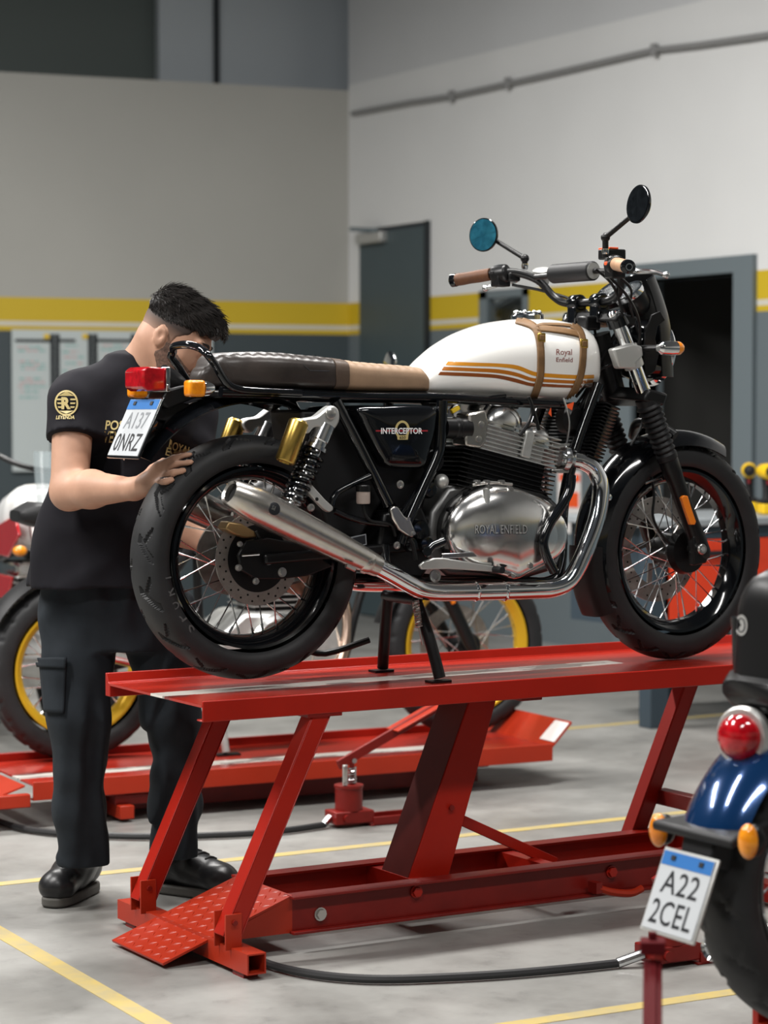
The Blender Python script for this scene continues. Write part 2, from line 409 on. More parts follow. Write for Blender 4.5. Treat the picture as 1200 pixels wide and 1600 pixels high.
# ================================================================== the setting
XB = 5.335
def zB(px, py): return onX(px, py, XB).z
def yB(px): return onX(px, 600, XB).y
ZS = [(zB(1187, a)+zB(690, b))/2 for a, b in ((489.6, 521.2), (476, 510.6), (467.7, 502.3), (419.6, 464.4))]
ZTOP = 3.64
wall_mat('wall_paint_side', (.73, .735, .73), (.13, .158, .172), ZS+[ZTOP], (.60, .61, .62))
wall_mat('wall_paint_back_shaded', (.405, .40, .37), (.045, .062, .070), ZS+[6.5], (.3, .3, .3))  # white and grey bands darkened; the back wall's weaker light is in the colour
KY = yB(545)
ADIR = V((-.988, .156, 0)).normalized(); ANRM = V((-ADIR.y*-1, 0, 0))
ANRM = V((ADIR.y, -ADIR.x, 0)).normalized()
if ANRM.y > 0: ANRM = -ANRM
K = V((XB, KY, 0))
def onA(px, py, off=0.0):
    v = ray(px, py); o = K+ANRM*off; t = (o-CAM).dot(ANRM)/v.dot(ANRM); return CAM+v*t
def struct(mb, name, m, parent=None, **k):
    o = mb.build(name, m, parent, **k)
    if parent is None: o['kind'] = 'structure'
    return o
floor = struct(MB().bx(-10, 10, -9, 14, -.12, 0), 'floor', 'concrete', smooth=0)
def stripe(a, b, wd): 
    mb = MB(); a = V(a); b = V(b); n = (b-a).normalized().cross(V((0, 0, 1)))*wd/2; z = V((0, 0, .0015))
    mb.prism([a-n, a+n, b+n, b-n], z); return mb
for i, (a, b, wd) in enumerate((((-4, 1.12, 0), (5.3, 1.0, 0), .05), ((-.455, 1.9, 0), (-.63, -2.6, 0), .055), ((-.55, -1.03, 0), (3.2, -1.13, 0), .05), ((1.6, 3.0, 0), (5.3, 3.12, 0), .05))):
    struct(stripe(a, b, wd), 'trim_%d' % (i+1), 'line_yellow', smooth=0)

# the far ends of the hall, behind the camera, added unseen for bounce and reflections
wall_mat('wall_paint_hall', (.55, .55, .53), (.11, .13, .14), ZS+[4.6], (.12, .12, .125))
struct(MB().bx(-10, 5.33, -9.1, -8.95, 0, 6.5), 'wall_front', 'wall_paint_hall', smooth=0)
struct(MB().bx(-10.1, -9.95, -8.95, 12, 0, 6.5), 'wall_left', 'wall_paint_hall', smooth=0)
# side wall with door, window and passage
def wall_holes(y0, y1, z0, z1, holes, th=.16):
    ys = sorted(set([y0, y1]+[h[0] for h in holes]+[h[1] for h in holes])); zs = sorted(set([z0, z1]+[h[2] for h in holes]+[h[3] for h in holes])); mb = MB()
    for a, b in zip(ys, ys[1:]):
        for c, d_ in zip(zs, zs[1:]):
            if any(h[0]-1e-6 <= a and b <= h[1]+1e-6 and h[2]-1e-6 <= c and d_ <= h[3]+1e-6 for h in holes): continue
            mb.bx(XB, XB+th, a, b, c, d_)
    return mb
dy0, dy1, dz = yB(672), yB(562), zB(617, 352)
wy0, wy1, wz0, wz1 = yB(826), yB(750), zB(790, 560), zB(790, 452)
py0, py1, pz = yB(1151), yB(992), zB(1100, 430)
wall_right = struct(wall_holes(-8.9, KY, 0, 7.5, [(dy0, dy1, 0, dz), (wy0, wy1, wz0, wz1), (py0, py1, 0, pz)]), 'wall_right', 'wall_paint_side', smooth=0)
# back partition
a = K; b = K+ADIR*9.0
wall_back = struct(MB().prism([a, b, b-ANRM*.15, a-ANRM*.15], (0, 0, 3.62)), 'wall_back', 'wall_paint_back_shaded', smooth=0)
# what stands above and behind the partition
def above(p0, p1, off, th, z0, z1):
    q0 = onA(p0, 100, -off); q1 = onA(p1, 100, -off); q0.z = q1.z = z0
    return MB().prism([q0, q1, q1-ANRM*th, q0-ANRM*th], (0, 0, z1-z0))
struct(above(-700, 249, .7, .1, 2.6, 7.5), 'wall_upper_left', 'upper_dark', smooth=0)
ug = struct(above(249, 560, .55, .1, 2.6, 7.5), 'wall_upper_middle', 'upper_panel', smooth=0)
above(335, 343, .52, .05, 2.6, 7.5).build('mullion', 'board_tape', ug, smooth=0)
# door
dr = struct(MB().bx(XB-.012, XB+.05, dy0+.02, dy1-.015, .01, dz-.03), 'door_1', 'door_grey', bevel=.004)
MB().bx(XB-.03, XB+.1, dy0-.005, dy0+.03, 0, dz).build('door_jamb', 'board_tape', dr, smooth=0)
p = onX(580, 372, XB-.04); MB().box(p, (.06, .34, .07)).build('door_closer', 'satin_silver', dr, bevel=.008)
p = onX(548, 358, XB-.1); MB().bar(p, onX(590, 360, XB-.05), .02, .03).build('closer_arm', 'grey_frame', dr)
# window
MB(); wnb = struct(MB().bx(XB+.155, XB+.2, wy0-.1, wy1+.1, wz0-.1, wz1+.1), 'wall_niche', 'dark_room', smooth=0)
wn = struct(MB().bx(XB+.02, XB+.06, wy0, wy1, wz0, wz0+.05).bx(XB-.01, XB+.06, wy0, wy1, wz1-.05, wz1).bx(XB-.01, XB+.06, wy0, wy0+.06, wz0, wz1).bx(XB-.01, XB+.06, wy1-.09, wy1, wz0, wz1), 'window_1', 'grey_frame', smooth=0)
mat('dark_glass', (.02, .03, .03), .06, spec=.8); MATS['dark_glass'].node_tree.nodes['Principled BSDF'].inputs['Alpha'].default_value = .18
MB().bx(XB+.004, XB+.010, wy0+.05, wy1-.08, wz0+.04, wz1-.04).build('pane', 'dark_glass', wn, smooth=0)
mp = MB(); c = onX(785, 490, XB+.11); mp.tube([c+V((-.03, .28, -.15)), c+V((-.04, .1, .02)), c+V((-.04, -.1, .1)), c+V((-.04, -.32, .13))], .05, 10, sm=6); mp.tube([c+V((-.03, -.1, -.2)), c+V((-.04, -.25, .0)), c+V((-.03, -.4, -.1))], .04, 8, sm=5)
tag(mp.build('exhaust_pipe', 'chrome_soft', None), 'blurred bright bent metal pipe in the small window above the white tank', 'pipe')
# passage frame and the dim room behind it
fr = MB(); fw = .145
fr.bx(XB-.03, XB+.2, py0-fw*1.15, py0, 0, pz+fw*.62).bx(XB-.03, XB+.2, py1, py1+fw*1.2, 0, pz+fw*.62).bx(XB-.03, XB+.2, py0, py1, pz, pz+fw*.62)
struct(fr, 'door_2', 'grey_frame', smooth=0)
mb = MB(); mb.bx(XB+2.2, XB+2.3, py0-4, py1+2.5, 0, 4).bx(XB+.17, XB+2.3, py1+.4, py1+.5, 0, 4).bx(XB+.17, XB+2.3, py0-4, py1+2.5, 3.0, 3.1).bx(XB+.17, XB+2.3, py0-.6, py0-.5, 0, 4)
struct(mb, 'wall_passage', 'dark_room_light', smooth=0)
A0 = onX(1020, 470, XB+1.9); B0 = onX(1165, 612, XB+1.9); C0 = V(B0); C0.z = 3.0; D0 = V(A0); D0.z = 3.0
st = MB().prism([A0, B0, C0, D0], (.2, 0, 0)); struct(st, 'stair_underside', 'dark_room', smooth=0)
# conduit on the side wall
pts = [onX(x, y, XB-.034) for x, y in ((550, 177), (640, 160), (705, 150), (790, 131), (870, 113), (960, 92), (1020, 78), (1090, 70), (1200, 54), (1290, 38))]
cn = MB().tube(pts, .016, 8).build('conduit_pipe', 'conduit'); tag(cn, 'thin grey conduit pipe running along the upper side wall', 'conduit')
for x, y in ((705, 150), (793, 130), (1022, 78)):
    q = onX(x, y, XB-.034); MB().box(q, (.03, .04, .07)).build('clip', 'conduit', cn, bevel=.004)
# whiteboard
q = [onA(x, y, .02) for x, y in ((18, 517), (331, 521))]
zt = onA(18, 517, .02).z; zb = onA(18, 735, .02).z
wb = empty('whiteboard', (q[0].x, q[0].y, zb), 'whiteboard with black taped columns on the back wall behind the man', 'whiteboard')
def onboard(p0, p1, y0, y1, th, name, m, par=wb, off=.02):
    a = onA(p0, 600, off); b = onA(p1, 600, off); a.z = b.z = onA((p0+p1)/2, y1, off).z; h = onA((p0+p1)/2, y0, off).z-a.z
    return MB().prism([a, b, b+ANRM*th, a+ANRM*th], (0, 0, h)).build(name, m, par, smooth=0)
onboard(18, 331, 517, 735, .02, 'panel', 'board_white')
for x in (82, 90, 141, 149, 208, 218, 272): onboard(x-3.4, x+3.4, 522, 730, .004, 'divider', 'board_tape', off=.042)
for x0, x1 in ((24, 82), (92, 118), (150, 208), (220, 270)): onboard(x0, x1, 530, 534.5, .004, 'header_line', 'board_tape', off=.042)
for x in (73, 133): onboard(x-4, x+4, 522, 529, .01, 'magnet', 'magnet_yellow', off=.042)
random.seed(3)
for x0, x1, rows in ((26, 74, (543, 548, 565, 570, 576, 592, 598, 604, 612, 621)), (95, 135, (540, 550, 558, 568, 580)), (156, 200, (540, 546, 556))):
    for yy in rows:
        x = x0+random.uniform(0, 8); xe = x1-random.uniform(0, 14)
        while x < xe:
            l = random.uniform(4, 11); onboard(x, min(x+l, xe), yy-1.6, yy+1.2, .001, 'handwriting', random.choice(('marker_green', 'marker_green', 'marker_red')), off=.0415); x += l+2.5
# notice on the wall seen between exhaust and front wheel
def sheet(px0, px1, py_0, py_1, off, th): 
    a = onX(px0, py_0, XB-off); b = onX(px1, py_0, XB-off); z1 = a.z; z0 = onX(px0, py_1, XB-off).z
    return MB().bx(XB-off-th, XB-off, b.y, a.y, z0, z1)
nt_ = sheet(872, 908, 735, 832, .005, .004).build('wall_notice', 'paper', None, smooth=0); tag(nt_, 'white and orange paper notice on the grey wall behind the exhaust', 'notice')
sheet(874, 906, 740, 752, .0095, .001).build('print_block', 'orange_flag', nt_, smooth=0); sheet(876, 904, 768, 792, .0095, .001).build('print_block', 'orange_flag', nt_, smooth=0)

# workbench with red drawers and two drills
BY = 2.85; bl = onY(1018, 900, BY).x
btop = onY(1110, 822, BY).z
wbn = empty('workbench', (4.4, BY+.35, 0), 'dark blue steel workbench with red drawers behind the front wheel', 'workbench')
xe = XB-.03
MB().bx(bl-.03, xe, BY-.03, BY+.75, btop, btop+.035).build('worktop', 'bench_steel', wbn, bevel=.006)
for x in (bl, xe-.14):
    MB().bx(x, x+.10, BY, BY+.09, 0, btop).build('leg', 'bench_blue', wbn, bevel=.004); MB().bx(min(x+.55, xe-.14), min(x+.55, xe-.14)+.055, BY+.6, BY+.69, 0, btop).build('leg', 'bench_blue', wbn, bevel=.004)
zb0 = onY(1040, 978, BY).z
MB().bx(bl+.06, xe-.15, BY+.03, BY+.7, zb0-.02, btop-.002).build('cabinet_body', 'bench_blue', wbn, smooth=0)
MB().bx(bl+.05, xe-.14, BY, BY+.03, btop-.055, btop-.002).build('apron', 'bench_blue', wbn, smooth=0)
x = bl+.07; wdr = .72
for k in range(2):
    zz = zb0; hh = btop-.06-zb0
    d1 = MB().bx(x, x+wdr-.02, BY-.0, BY+.03, zz, zz+hh).build('drawer', 'cabinet_red', wbn, bevel=.004)
    MB().bx(x+.2, x+.5, BY-.03, BY-.012, zz+hh-.07, zz+hh-.05).build('handle', 'board_tape', d1, bevel=.003); x += wdr+.03
def drill(pos, rz, label):
    t = empty('cordless_drill', pos, label, 'drill', 'yellow drills on the workbench'); M = Matrix.Translation(pos) @ Matrix.Rotation(rz, 4, 'Z') @ Matrix.Scale(.92, 4)
    MB(M).bx(-.06, .06, -.04, .04, 0, .055).build('battery', 'drill_yellow', t, bevel=.008)
    MB(M).bx(-.062, .062, -.042, .042, .055, .075).build('battery_mount', 'black_plastic', t, bevel=.005)
    MB(M).tube([(-.01, 0, .07), (-.02, 0, .13), (-.025, 0, .19)], [.024, .021, .026], 10).build('grip', 'black_plastic', t)
    MB(M).lathe([(.02, -.085), (.037, -.08), (.04, -.03), (.041, .05), (.033, .07)], (0, 0, .215), (1, 0, 0), 18).build('motor_housing', 'drill_yellow', t)
    MB(M).lathe([(.03, .07), (.028, .11), (.018, .14), (.01, .145)], (0, 0, .215), (1, 0, 0), 16).build('chuck', 'black_plastic', t)
    MB(M).box((.015, 0, .165), (.014, .014, .035)).build('trigger', 'ink_red', t, bevel=.003)
zt = btop+.036
drill(V((*onY(1170, 806, BY+.42).xy, zt)), radians(232), 'yellow and black cordless drill beside the front tyre on the workbench, left one')
drill(V((*onY(1199, 806, BY+.20).xy, zt)), radians(246), 'yellow and black cordless drill cut by the right photo edge on the workbench')

# ================================================================== the raised lift under the motorcycle
HT = .676; XL = -.266; XR = 2.15; HW = .276
deck_mat('deck_paint', -.012, -.30, 1.22, .035)
lift = empty('motorcycle_lift', (.8, 0, 0), 'raised red steel motorcycle lift carrying the white-tanked motorcycle', 'lift')
MB().bx(XL, XR, -HW, HW, HT-.006, HT).build('deck_plate', 'deck_paint', lift, smooth=0)
MB().bx(XL, XR, -HW-.006, -HW, HT-.042, HT+.011).bx(XL, XR, -HW, -HW+.03, HT-.042, HT-.037).build('side_rail', 'lift_red', lift, bevel=.0025)
mb = MB(); z0 = HT-.036; mb.prism([(XL, HW, z0), (XL, HW+.03, z0), (XL, HW+.03, HT+.026), (XL, HW+.022, HT+.026), (XL, HW+.012, HT+.002), (XL, HW, HT)], (XR-XL, 0, 0)); mb.build('side_rail', 'lift_red', lift, bevel=.002)
MB().bx(XR-.02, XR, -HW, HW, HT, HT+.05).build('front_stop', 'lift_red', lift, bevel=.003)
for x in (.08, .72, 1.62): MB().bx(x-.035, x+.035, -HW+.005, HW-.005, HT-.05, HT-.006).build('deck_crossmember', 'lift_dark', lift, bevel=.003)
# wheel chock behind front wheel far side
def hollow(mb, a, b, wd, t, up=(0, 0, 1)):
    a = V(a); b = V(b); x, y, z = frame_of(b-a, up); h = wd/2
    for sx, sy, w1, w2 in ((1, 0, t, wd), (-1, 0, t, wd), (0, 1, wd-2*t, t), (0, -1, wd-2*t, t)):
        c = (a+b)/2 + x*sx*(h-t/2)+y*sy*(h-t/2); mb.box(c, (w1, w2, (b-a).length), Matrix((x, y, z)).transposed())
    return mb
FX = -.165
hollow(MB(), (FX, -.372, .040), (FX, .40, .040), .052, .004).build('cross_foot', 'lift_orange', lift, smooth=0)
for y in (-.31, .33): MB().bx(FX-.02, FX+.02, y-.03, y+.03, 0, .014).build('foot_pad', 'lift_dark', lift)
for y in (-.25, .25):
    for q_ in (-.034, .028): MB().bx(-.206, -.160, y+q_, y+q_+.006, .06, .150).build('pivot_bracket', 'lift_orange', lift, bevel=.0015)
    MB().cyl((-.182, y-.042, .128), (-.182, y+.042, .128), .007, 8).build('pivot_bolt', 'lift_dark', lift)
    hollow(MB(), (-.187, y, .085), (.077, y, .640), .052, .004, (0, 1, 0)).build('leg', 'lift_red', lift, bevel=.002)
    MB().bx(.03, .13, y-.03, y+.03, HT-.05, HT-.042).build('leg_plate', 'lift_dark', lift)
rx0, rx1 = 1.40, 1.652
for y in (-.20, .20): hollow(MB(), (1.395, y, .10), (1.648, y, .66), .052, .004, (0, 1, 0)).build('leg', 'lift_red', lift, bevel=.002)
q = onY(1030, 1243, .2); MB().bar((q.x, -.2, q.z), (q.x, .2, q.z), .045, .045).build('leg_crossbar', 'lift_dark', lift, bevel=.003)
MB().bar((1.63, -.2, .625), (1.63, .2, .625), .045, .05).build('leg_crossbar', 'lift_dark', lift, bevel=.003)
# base rails (I-section)
bx0, bx1 = .045, 1.62
for sgn in (-1, 1):
    y = sgn*.15
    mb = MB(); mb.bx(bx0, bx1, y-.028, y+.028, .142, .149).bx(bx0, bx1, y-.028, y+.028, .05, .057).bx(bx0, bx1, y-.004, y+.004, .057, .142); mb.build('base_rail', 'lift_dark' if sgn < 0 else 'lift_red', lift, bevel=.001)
for x in (.055, .47, .9, 1.55): MB().bx(x-.02, x+.02, -.146, .146, .06, .14).build('base_tie', 'lift_red', lift, smooth=0)
hollow(MB(), (1.50, -.40, .040), (1.50, .40, .040), .052, .004).build('cross_foot', 'lift_red', lift, smooth=0)
for px, py, m in ((500, 1428, 'steel_bolt'), (650, 1393, 'lift_red'), (955, 1362, 'lift_red')):
    p = onY(px, py, -.155); MB().cyl(p, p+V((0, -.012, 0)), .014, 6).cyl(p, p+V((0, -.004, 0)), .018, 14).build('rail_bolt', m, lift)
# ramp of chequer plate
r0 = V((-.318, 0, .016)); r1 = V((.052, 0, .150)); rd = (r1-r0).normalized(); rn = V((-rd.z, 0, rd.x)); RW = .155
rp = MB().prism([r0+V((0, -RW, 0)), r0+V((0, RW, 0)), r1+V((0, RW, 0)), r1+V((0, -RW, 0))], -rn*.006).build('ramp_plate', 'lift_orange', lift, smooth=0)
MB().prism([r1+V((0, -RW, -.006)), V((r1.x, -RW, .052)), V((-.13, -RW, .052)), V((-.13, -RW, .075))], (0, .006, 0)).build('ramp_cheek', 'lift_orange', lift, smooth=0)
MB().prism([r1+V((0, RW, -.006)), V((r1.x, RW, .052)), V((-.13, RW, .052)), V((-.13, RW, .075))], (0, -.006, 0)).build('ramp_cheek', 'lift_orange', lift, smooth=0)
mb = MB(); L = (r1-r0).length
for i in range(13):
    for j in range(11):
        c = r0+rd*(.018+i*(L-.03)/12)+V((0, -RW+.02+j*(2*RW-.04)/10, 0)); ang = radians(45 if (i+j) % 2 else -45)
        dx = rd*cos(ang)+V((0, 1, 0))*sin(ang); dy = rn.cross(dx)
        mb.add([c-dx*.014, c-dy*.0035, c+dx*.014, c+dy*.0035, c+rn*.0028], [(0, 1, 4), (1, 2, 4), (2, 3, 4), (3, 0, 4)])
lg = mb.build('tread_lugs', 'lift_orange', rp, smooth=50); lg['kind'] = 'stuff'
# lifting arm
f = S(-.072, (637, 1378), (701, 1370), (775, 1095), (733, 1097))
am = MB().prism(f, (0, .145, 0)).build('lifting_arm', 'lift_red', lift, bevel=.002)
f2 = [f[0]+V((-.0008, .004, 0)), f[3]+V((-.0008, .004, 0)), f[3]+V((-.0008, .141, 0)), f[0]+V((-.0008, .141, 0))]
MB().prism(f2, (-.001, 0, 0)).build('arm_reflection_sheet', 'lift_brown_reflection', am, smooth=0)  # thin sheet that paints the brownish reflection on the arm's left face
a, b = S(0, (722, 1282), (868, 1348)); MB().bar(a, b, .03, .012, (0, 1, 0)).build('brace', 'lift_red', lift, bevel=.002)
p = onY(705, 1262, -.075); MB().cyl(p, p+V((0, -.006, 0)), .008, 8).build('arm_bolt', 'lift_dark', lift)
MB().tube(S(-.2, (935, 1388), (955, 1394), (985, 1396), (1003, 1388)), .011, 8, sm=4).build('lock_handle', 'lift_orange', lift)
a = onY(930, 1386, -.19); MB().box(a, (.02, .04, .03)).build('handle_block', 'lift_dark', lift)

# ------------------------------------------------------------------ foot pumps
def foot_pump(base, rz, label, m='lift_dark', grp='hydraulic foot pumps of the lifts', pw=.085, pm='lift_orange'):
    base = V(base); t = empty('foot_pump', base, label, 'pump', grp); M = Matrix.Translation(base) @ Matrix.Rotation(rz, 4, 'Z')
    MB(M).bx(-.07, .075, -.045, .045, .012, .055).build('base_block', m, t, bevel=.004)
    MB(M).bx(.07, .30, -.05, -.04, .0, .03).bx(.07, .30, .04, .05, .0, .03).bx(.06, .30, -.05, .05, .0, .006).build('base_plate', m, t, bevel=.001)
    MB(M).cyl((-.03, -.044, .033), (-.03, -.056, .033), .013, 12).build('valve_screw', m, t)
    MB(M).lathe([(.047, .055), (.047, .128), (.05, .132), (.05, .14), (.036, .141)], (0, 0, 0), (0, 0, 1), 24).build('pump_body', m, t)
    pts = [V((.012+.014*cos(a), .014*sin(a), .141+.057*a/(2*pi*6))) for a in np.linspace(0, 2*pi*6, 80)]
    MB(M).tube(pts, .0028, 6).build('return_spring', 'chrome_soft', t)
    MB(M).cyl((.012, 0, .13), (.012, 0, .225), .008, 10).build('plunger', m, t)
    lk = MB(M).prism([(-.036, -.03, .14), (-.020, -.03, .14), (-.018, -.03, .212), (-.036, -.03, .212)], (0, .008, 0)).build('link', 'satin_silver', t, bevel=.003)
    for z in (.15, .203): MB(M).cyl((-.028, -.031, z), (-.028, -.036, z), .007, 10).build('pin', 'chrome_soft', lk)
    MB(M).cyl((.012, -.012, .222), (.012, -.02, .222), .009, 10).build('pin', 'chrome_soft', t)
    a = V((-.04, 0, .208)); b = V((.17, 0, .305)); e = V((.36, 0, .392))
    arm = MB(M).bar(a, e, .032, .014, (0, 1, 0)).build('pedal_arm', m, t, bevel=.002)
    MB(M).bar(b+V((-.004, 0, .009)), e+V((0, 0, .009)), .006, pw, (0, 1, 0)).build('pedal_plate', pm, arm, bevel=.002)
    return t
pump2 = onZ(545, 1290, 0); pump1 = onZ(1042, 1506, 0)
foot_pump(pump2, radians(-3), 'red hydraulic foot pump with raised pedal beside the low lift')
foot_pump(pump1, radians(-3), 'red hydraulic foot pump partly behind the lower licence plate')
e = dep(1020, 1468, 4.30)
bdir = V((e.x-CAM.x, e.y-CAM.y, 0)).normalized(); rz = atan2(bdir.y, bdir.x)
mat('lift_maroon', (.075, .004, .006), .65, spec=.12)
fp3 = foot_pump(V((e.x, e.y, 0))-bdir*.36, rz, 'dark red foot pump pedal rising blurred in the foreground under the plate', 'lift_maroon', pw=.034, pm='lift_maroon')
q = e+V((0, 0, -.012)); MB().box(q, (.046, .046, .024), Matrix.Rotation(rz, 3, 'Z')).build('pedal_head', 'lift_maroon', fp3, bevel=.003); MB().box(q+V((0, 0, .018)), (.014, .014, .016), Matrix.Rotation(rz, 3, 'Z')).build('pedal_peg', 'lift_maroon', fp3, bevel=.002)
def hose(pts, label, fit):
    t = empty('hydraulic_hose', pts[0], label, 'hose', 'black hoses on the floor')
    MB().tube(pts, .011, 8, sm=6).build('hose', 'hose_black', t)
    MB().cyl(fit[0], fit[1], .013, 10).build('fitting', 'chrome_soft', t)
hp = [onZ(x, y, .014) for x, y in ((965, 1505), (900, 1512), (800, 1521), (700, 1527), (600, 1530), (520, 1526), (450, 1515), (405, 1500), (390, 1485))]
q1 = pump1+V((-.075, 0, .034))
hose(hp, 'black hydraulic hose curving across the floor in front of the raised lift', (hp[0], q1))
hp = [onZ(x, y, .014) for x, y in ((505, 1289), (450, 1297), (380, 1303), (250, 1307), (130, 1304), (50, 1297), (0, 1284), (-60, 1262))]
hose(hp, 'black hydraulic hose on the floor behind the man', (hp[0], pump2+V((-.075, 0, .034))))

# ================================================================== wheels (shared builder)
def tyre_geo(R, W, Rb, nth, nu, groove, depth):
    rm = Rb+(R-Rb)*.50; a = W/2; rows = []
    us = [radians(-128+256*j/nu) for j in range(nu+1)]
    for i in range(nth):
        th = 2*pi*i/nth; row = []
        for u in us:
            sy = sin(u); y = a*(1 if sy > 0 else -1)*abs(sy)**.9; b = (R-rm) if cos(u) > 0 else (rm-Rb)
            r = rm+b*(abs(cos(u))**.85)*(1 if cos(u) > 0 else -1)
            k = groove(th, y/a, abs(u)) if groove else 0
            if k:
                dn = depth*k; r -= dn*max(cos(u), .15); y -= dn*sy*.6
            row.append(V((r*cos(th), y, r*sin(th))))
        rows.append(row)
    return MB().grid(rows, cu=True)
def road_groove(N, cut=.95):
    def g(th, v, u):
        if u > cut*1.25 or u < .10: return 0
        side = 0 if v > 0 else .5
        t = th*N/(2*pi)+side; c = .55*(abs(v)**1.6); f = (t-c) % 1.0
        if abs(f-.5) < .085 and .18 < u < 1.12: return 1
        f2 = (t+.5+c*1.6) % 1.0
        if abs(f2-.5) < .07 and .5 < u < .95: return 1
        return 0
    return g
def knob_groove(N):
    def g(th, v, u):
        if u > 1.15: return 0
        t = th*N/(2*pi); s = (t+(.5 if abs(v) > .45 else 0)+.25*abs(v)) % 1.0
        return 1 if (s < .2 or abs(abs(v)-.45) < .08) else 0
    return g
def wheel(parent, name, c, yaw, R, W, Rb, rw, rim_m, tyre_m, nsp, groove=None, gdepth=.004, nth=300, nu=30, hub_r=.05, hub_m='black_satin', spoke_m='chrome_soft', spoke_r=.0019):
    M = Matrix.Translation(c) @ Matrix.Rotation(yaw, 4, 'Z'); ax = (0, 1, 0)
    wob = MB(M).lathe([(Rb+.004, -rw), (Rb+.004, -rw+.005), (Rb-.013, -rw+.011), (Rb-.022, -.014), (Rb-.022, .014), (Rb-.013, rw-.011), (Rb+.004, rw-.005), (Rb+.004, rw), (Rb-.004, rw), (Rb-.018, rw-.010), (Rb-.030, .014), (Rb-.030, -.014), (Rb-.018, -rw+.010), (Rb-.004, -rw)], (0, 0, 0), ax, 72, closed=True).build(name, rim_m, parent)
    t = tyre_geo(R, W, Rb-.002, nth, nu, groove, gdepth); t.M = M; ty = t.build('tyre', tyre_m, wob, smooth=32, recalc=True)
    MB(M).lathe([(.016, -.06), (hub_r*.8, -.058), (hub_r, -.05), (hub_r, -.043), (hub_r*.62, -.036), (hub_r*.58, 0), (hub_r*.62, .036), (hub_r, .043), (hub_r, .05), (hub_r*.8, .058), (.016, .06)], (0, 0, 0), ax, 32).build('hub', hub_m, wob)
    ms = {}
    for side in (-1, 1):
        for d_ in (-1, 1):
            ha = d_*1.0; p0 = V((Rb-.031, side*.006, 0)); p1 = V((hub_r*.92*cos(ha), side*.046, hub_r*.92*sin(ha))); dr = (p1-p0).normalized()
            mb = MB(); mb.tube([p0, p0+dr*.018], spoke_r*1.7, 6); mb.tube([p0+dr*.018, p1], spoke_r, 6); ms[(side, d_)] = raw_mesh(mb, 'spoke', spoke_m)
    for i in range(nsp):
        a = 2*pi*(i+.5)/nsp; k = (1 if i % 2 else -1, 1 if (i//2) % 2 else -1)
        inst('spoke', ms[k], wob, c, Matrix.Rotation(yaw, 3, 'Z') @ Matrix.Rotation(a, 3, 'Y'))
    return wob, M
def brake_disc(wob, M, y, r0, r1, holes, m='disc_steel', inner=None):
    d = MB(M).lathe([(r0, -.0025), (r1, -.0025), (r1, .0025), (r0, .0025)], (0, y, 0), (0, 1, 0), 56, closed=True).build('brake_disc', m, wob)
    mb = MB(M)
    for i in range(holes):
        for q, rr in enumerate((.3, .7)):
            a = 2*pi*(i+q*.5)/holes; r = r0+(r1-r0)*rr; c = V((r*cos(a), y, r*sin(a))); mb.cyl(c+V((0, -.0032, 0)), c+V((0, .0032, 0)), .0030, 8)
    o = mb.build('disc_holes', 'hole_black', wob); o['kind'] = 'stuff'
    if inner: MB(M).lathe([(.02, y-.004), (r0*1.0, y-.002), (r0*1.03, y+.002), (.02, y+.006)], (0, 0, 0), (0, 1, 0), 40).build('disc_carrier', inner, wob)

# ================================================================== the white-tanked motorcycle
bike = empty('motorcycle', (.7, 0, HT), 'black motorcycle with white and orange striped tank on the raised red lift', 'motorcycle')
RA = V((0, 0, 1.02)); FA = V((1.402, 0, .996)); PHI = radians(3.5)
rw_, RM = wheel(bike, 'rear_wheel', RA, 0, .32, .135, .2335, .052, 'black_gloss', 'rubber', 36, road_groove(15), .007, nth=760, nu=60, hub_r=.055)
fw_, FM = wheel(bike, 'front_wheel', FA, PHI, .318, .105, .2335, .040, 'black_gloss', 'rubber', 36, road_groove(18), .006, nth=700, nu=52, hub_r=.05)
brake_disc(rw_, RM, -.066, .088, .122, 20, inner='black_satin')
brake_disc(fw_, FM, .072, .105, .155, 22)
MB(FM).lathe([(.02, -.075), (.062, -.072), (.068, -.05), (.05, -.02), (.05, .05), (.02, .06)], (0, 0, 0), (0, 1, 0), 28).build('hub_shell', 'black_satin', fw_)
for i in range(5):
    a = 2*pi*i/5+.3; MB(FM).bar((.05*cos(a), .068, .05*sin(a)), (.112*cos(a+.35), .070, .112*sin(a+.35)), .016, .005, (0, 1, 0)).build('disc_arm', 'disc_steel', fw_)
# tone ring and sidewall lettering
mb = MB(RM)
for i in range(44): a = 2*pi*i/44; mb.bar((.046*cos(a), -.072, .046*sin(a)), (.054*cos(a), -.072, .054*sin(a)), .003, .003, (0, 1, 0))
mb.build('tone_ring', 'chrome_soft', rw_)
def sidewall(wobj, M, txt, a0, da, R, h, y, m):
    mb = MB(M)
    for i, ch in enumerate(txt):
        if ch == ' ': continue
        a = a0+da*i; up = V((cos(a), 0, sin(a))); rt = V((-sin(a), 0, cos(a)))*(1 if da > 0 else -1)
        t = text_on(ch, up*(R-h/2)-rt*h*.4+V((0, y, 0)), rt*h*.8, up*h, bold=.01); mb.add(t.v, t.f)
    mb.build('sidewall_lettering', m, wobj, recalc=False)
sidewall(rw_, RM, 'SPORT', radians(222), radians(-8.2), .263, .024, -.0668, 'rubber_light')
# final drive on the far side
MB(RM).lathe([(.03, .075), (.105, .075), (.105, .082), (.03, .082)], (0, 0, 0), (0, 1, 0), 44, closed=True).build('sprocket', 'disc_steel', rw_)
MB().tube([(0, .0785, RA.z+.108), (.5, .0785, 1.10)], .008, 6).tube([(0, .0785, RA.z-.108), (.5, .0785, 1.0)], .008, 6).build('drive_chain', 'cast_alloy', bike)

mat('caliper_bronze', (.30, .20, .09), .4, .7)
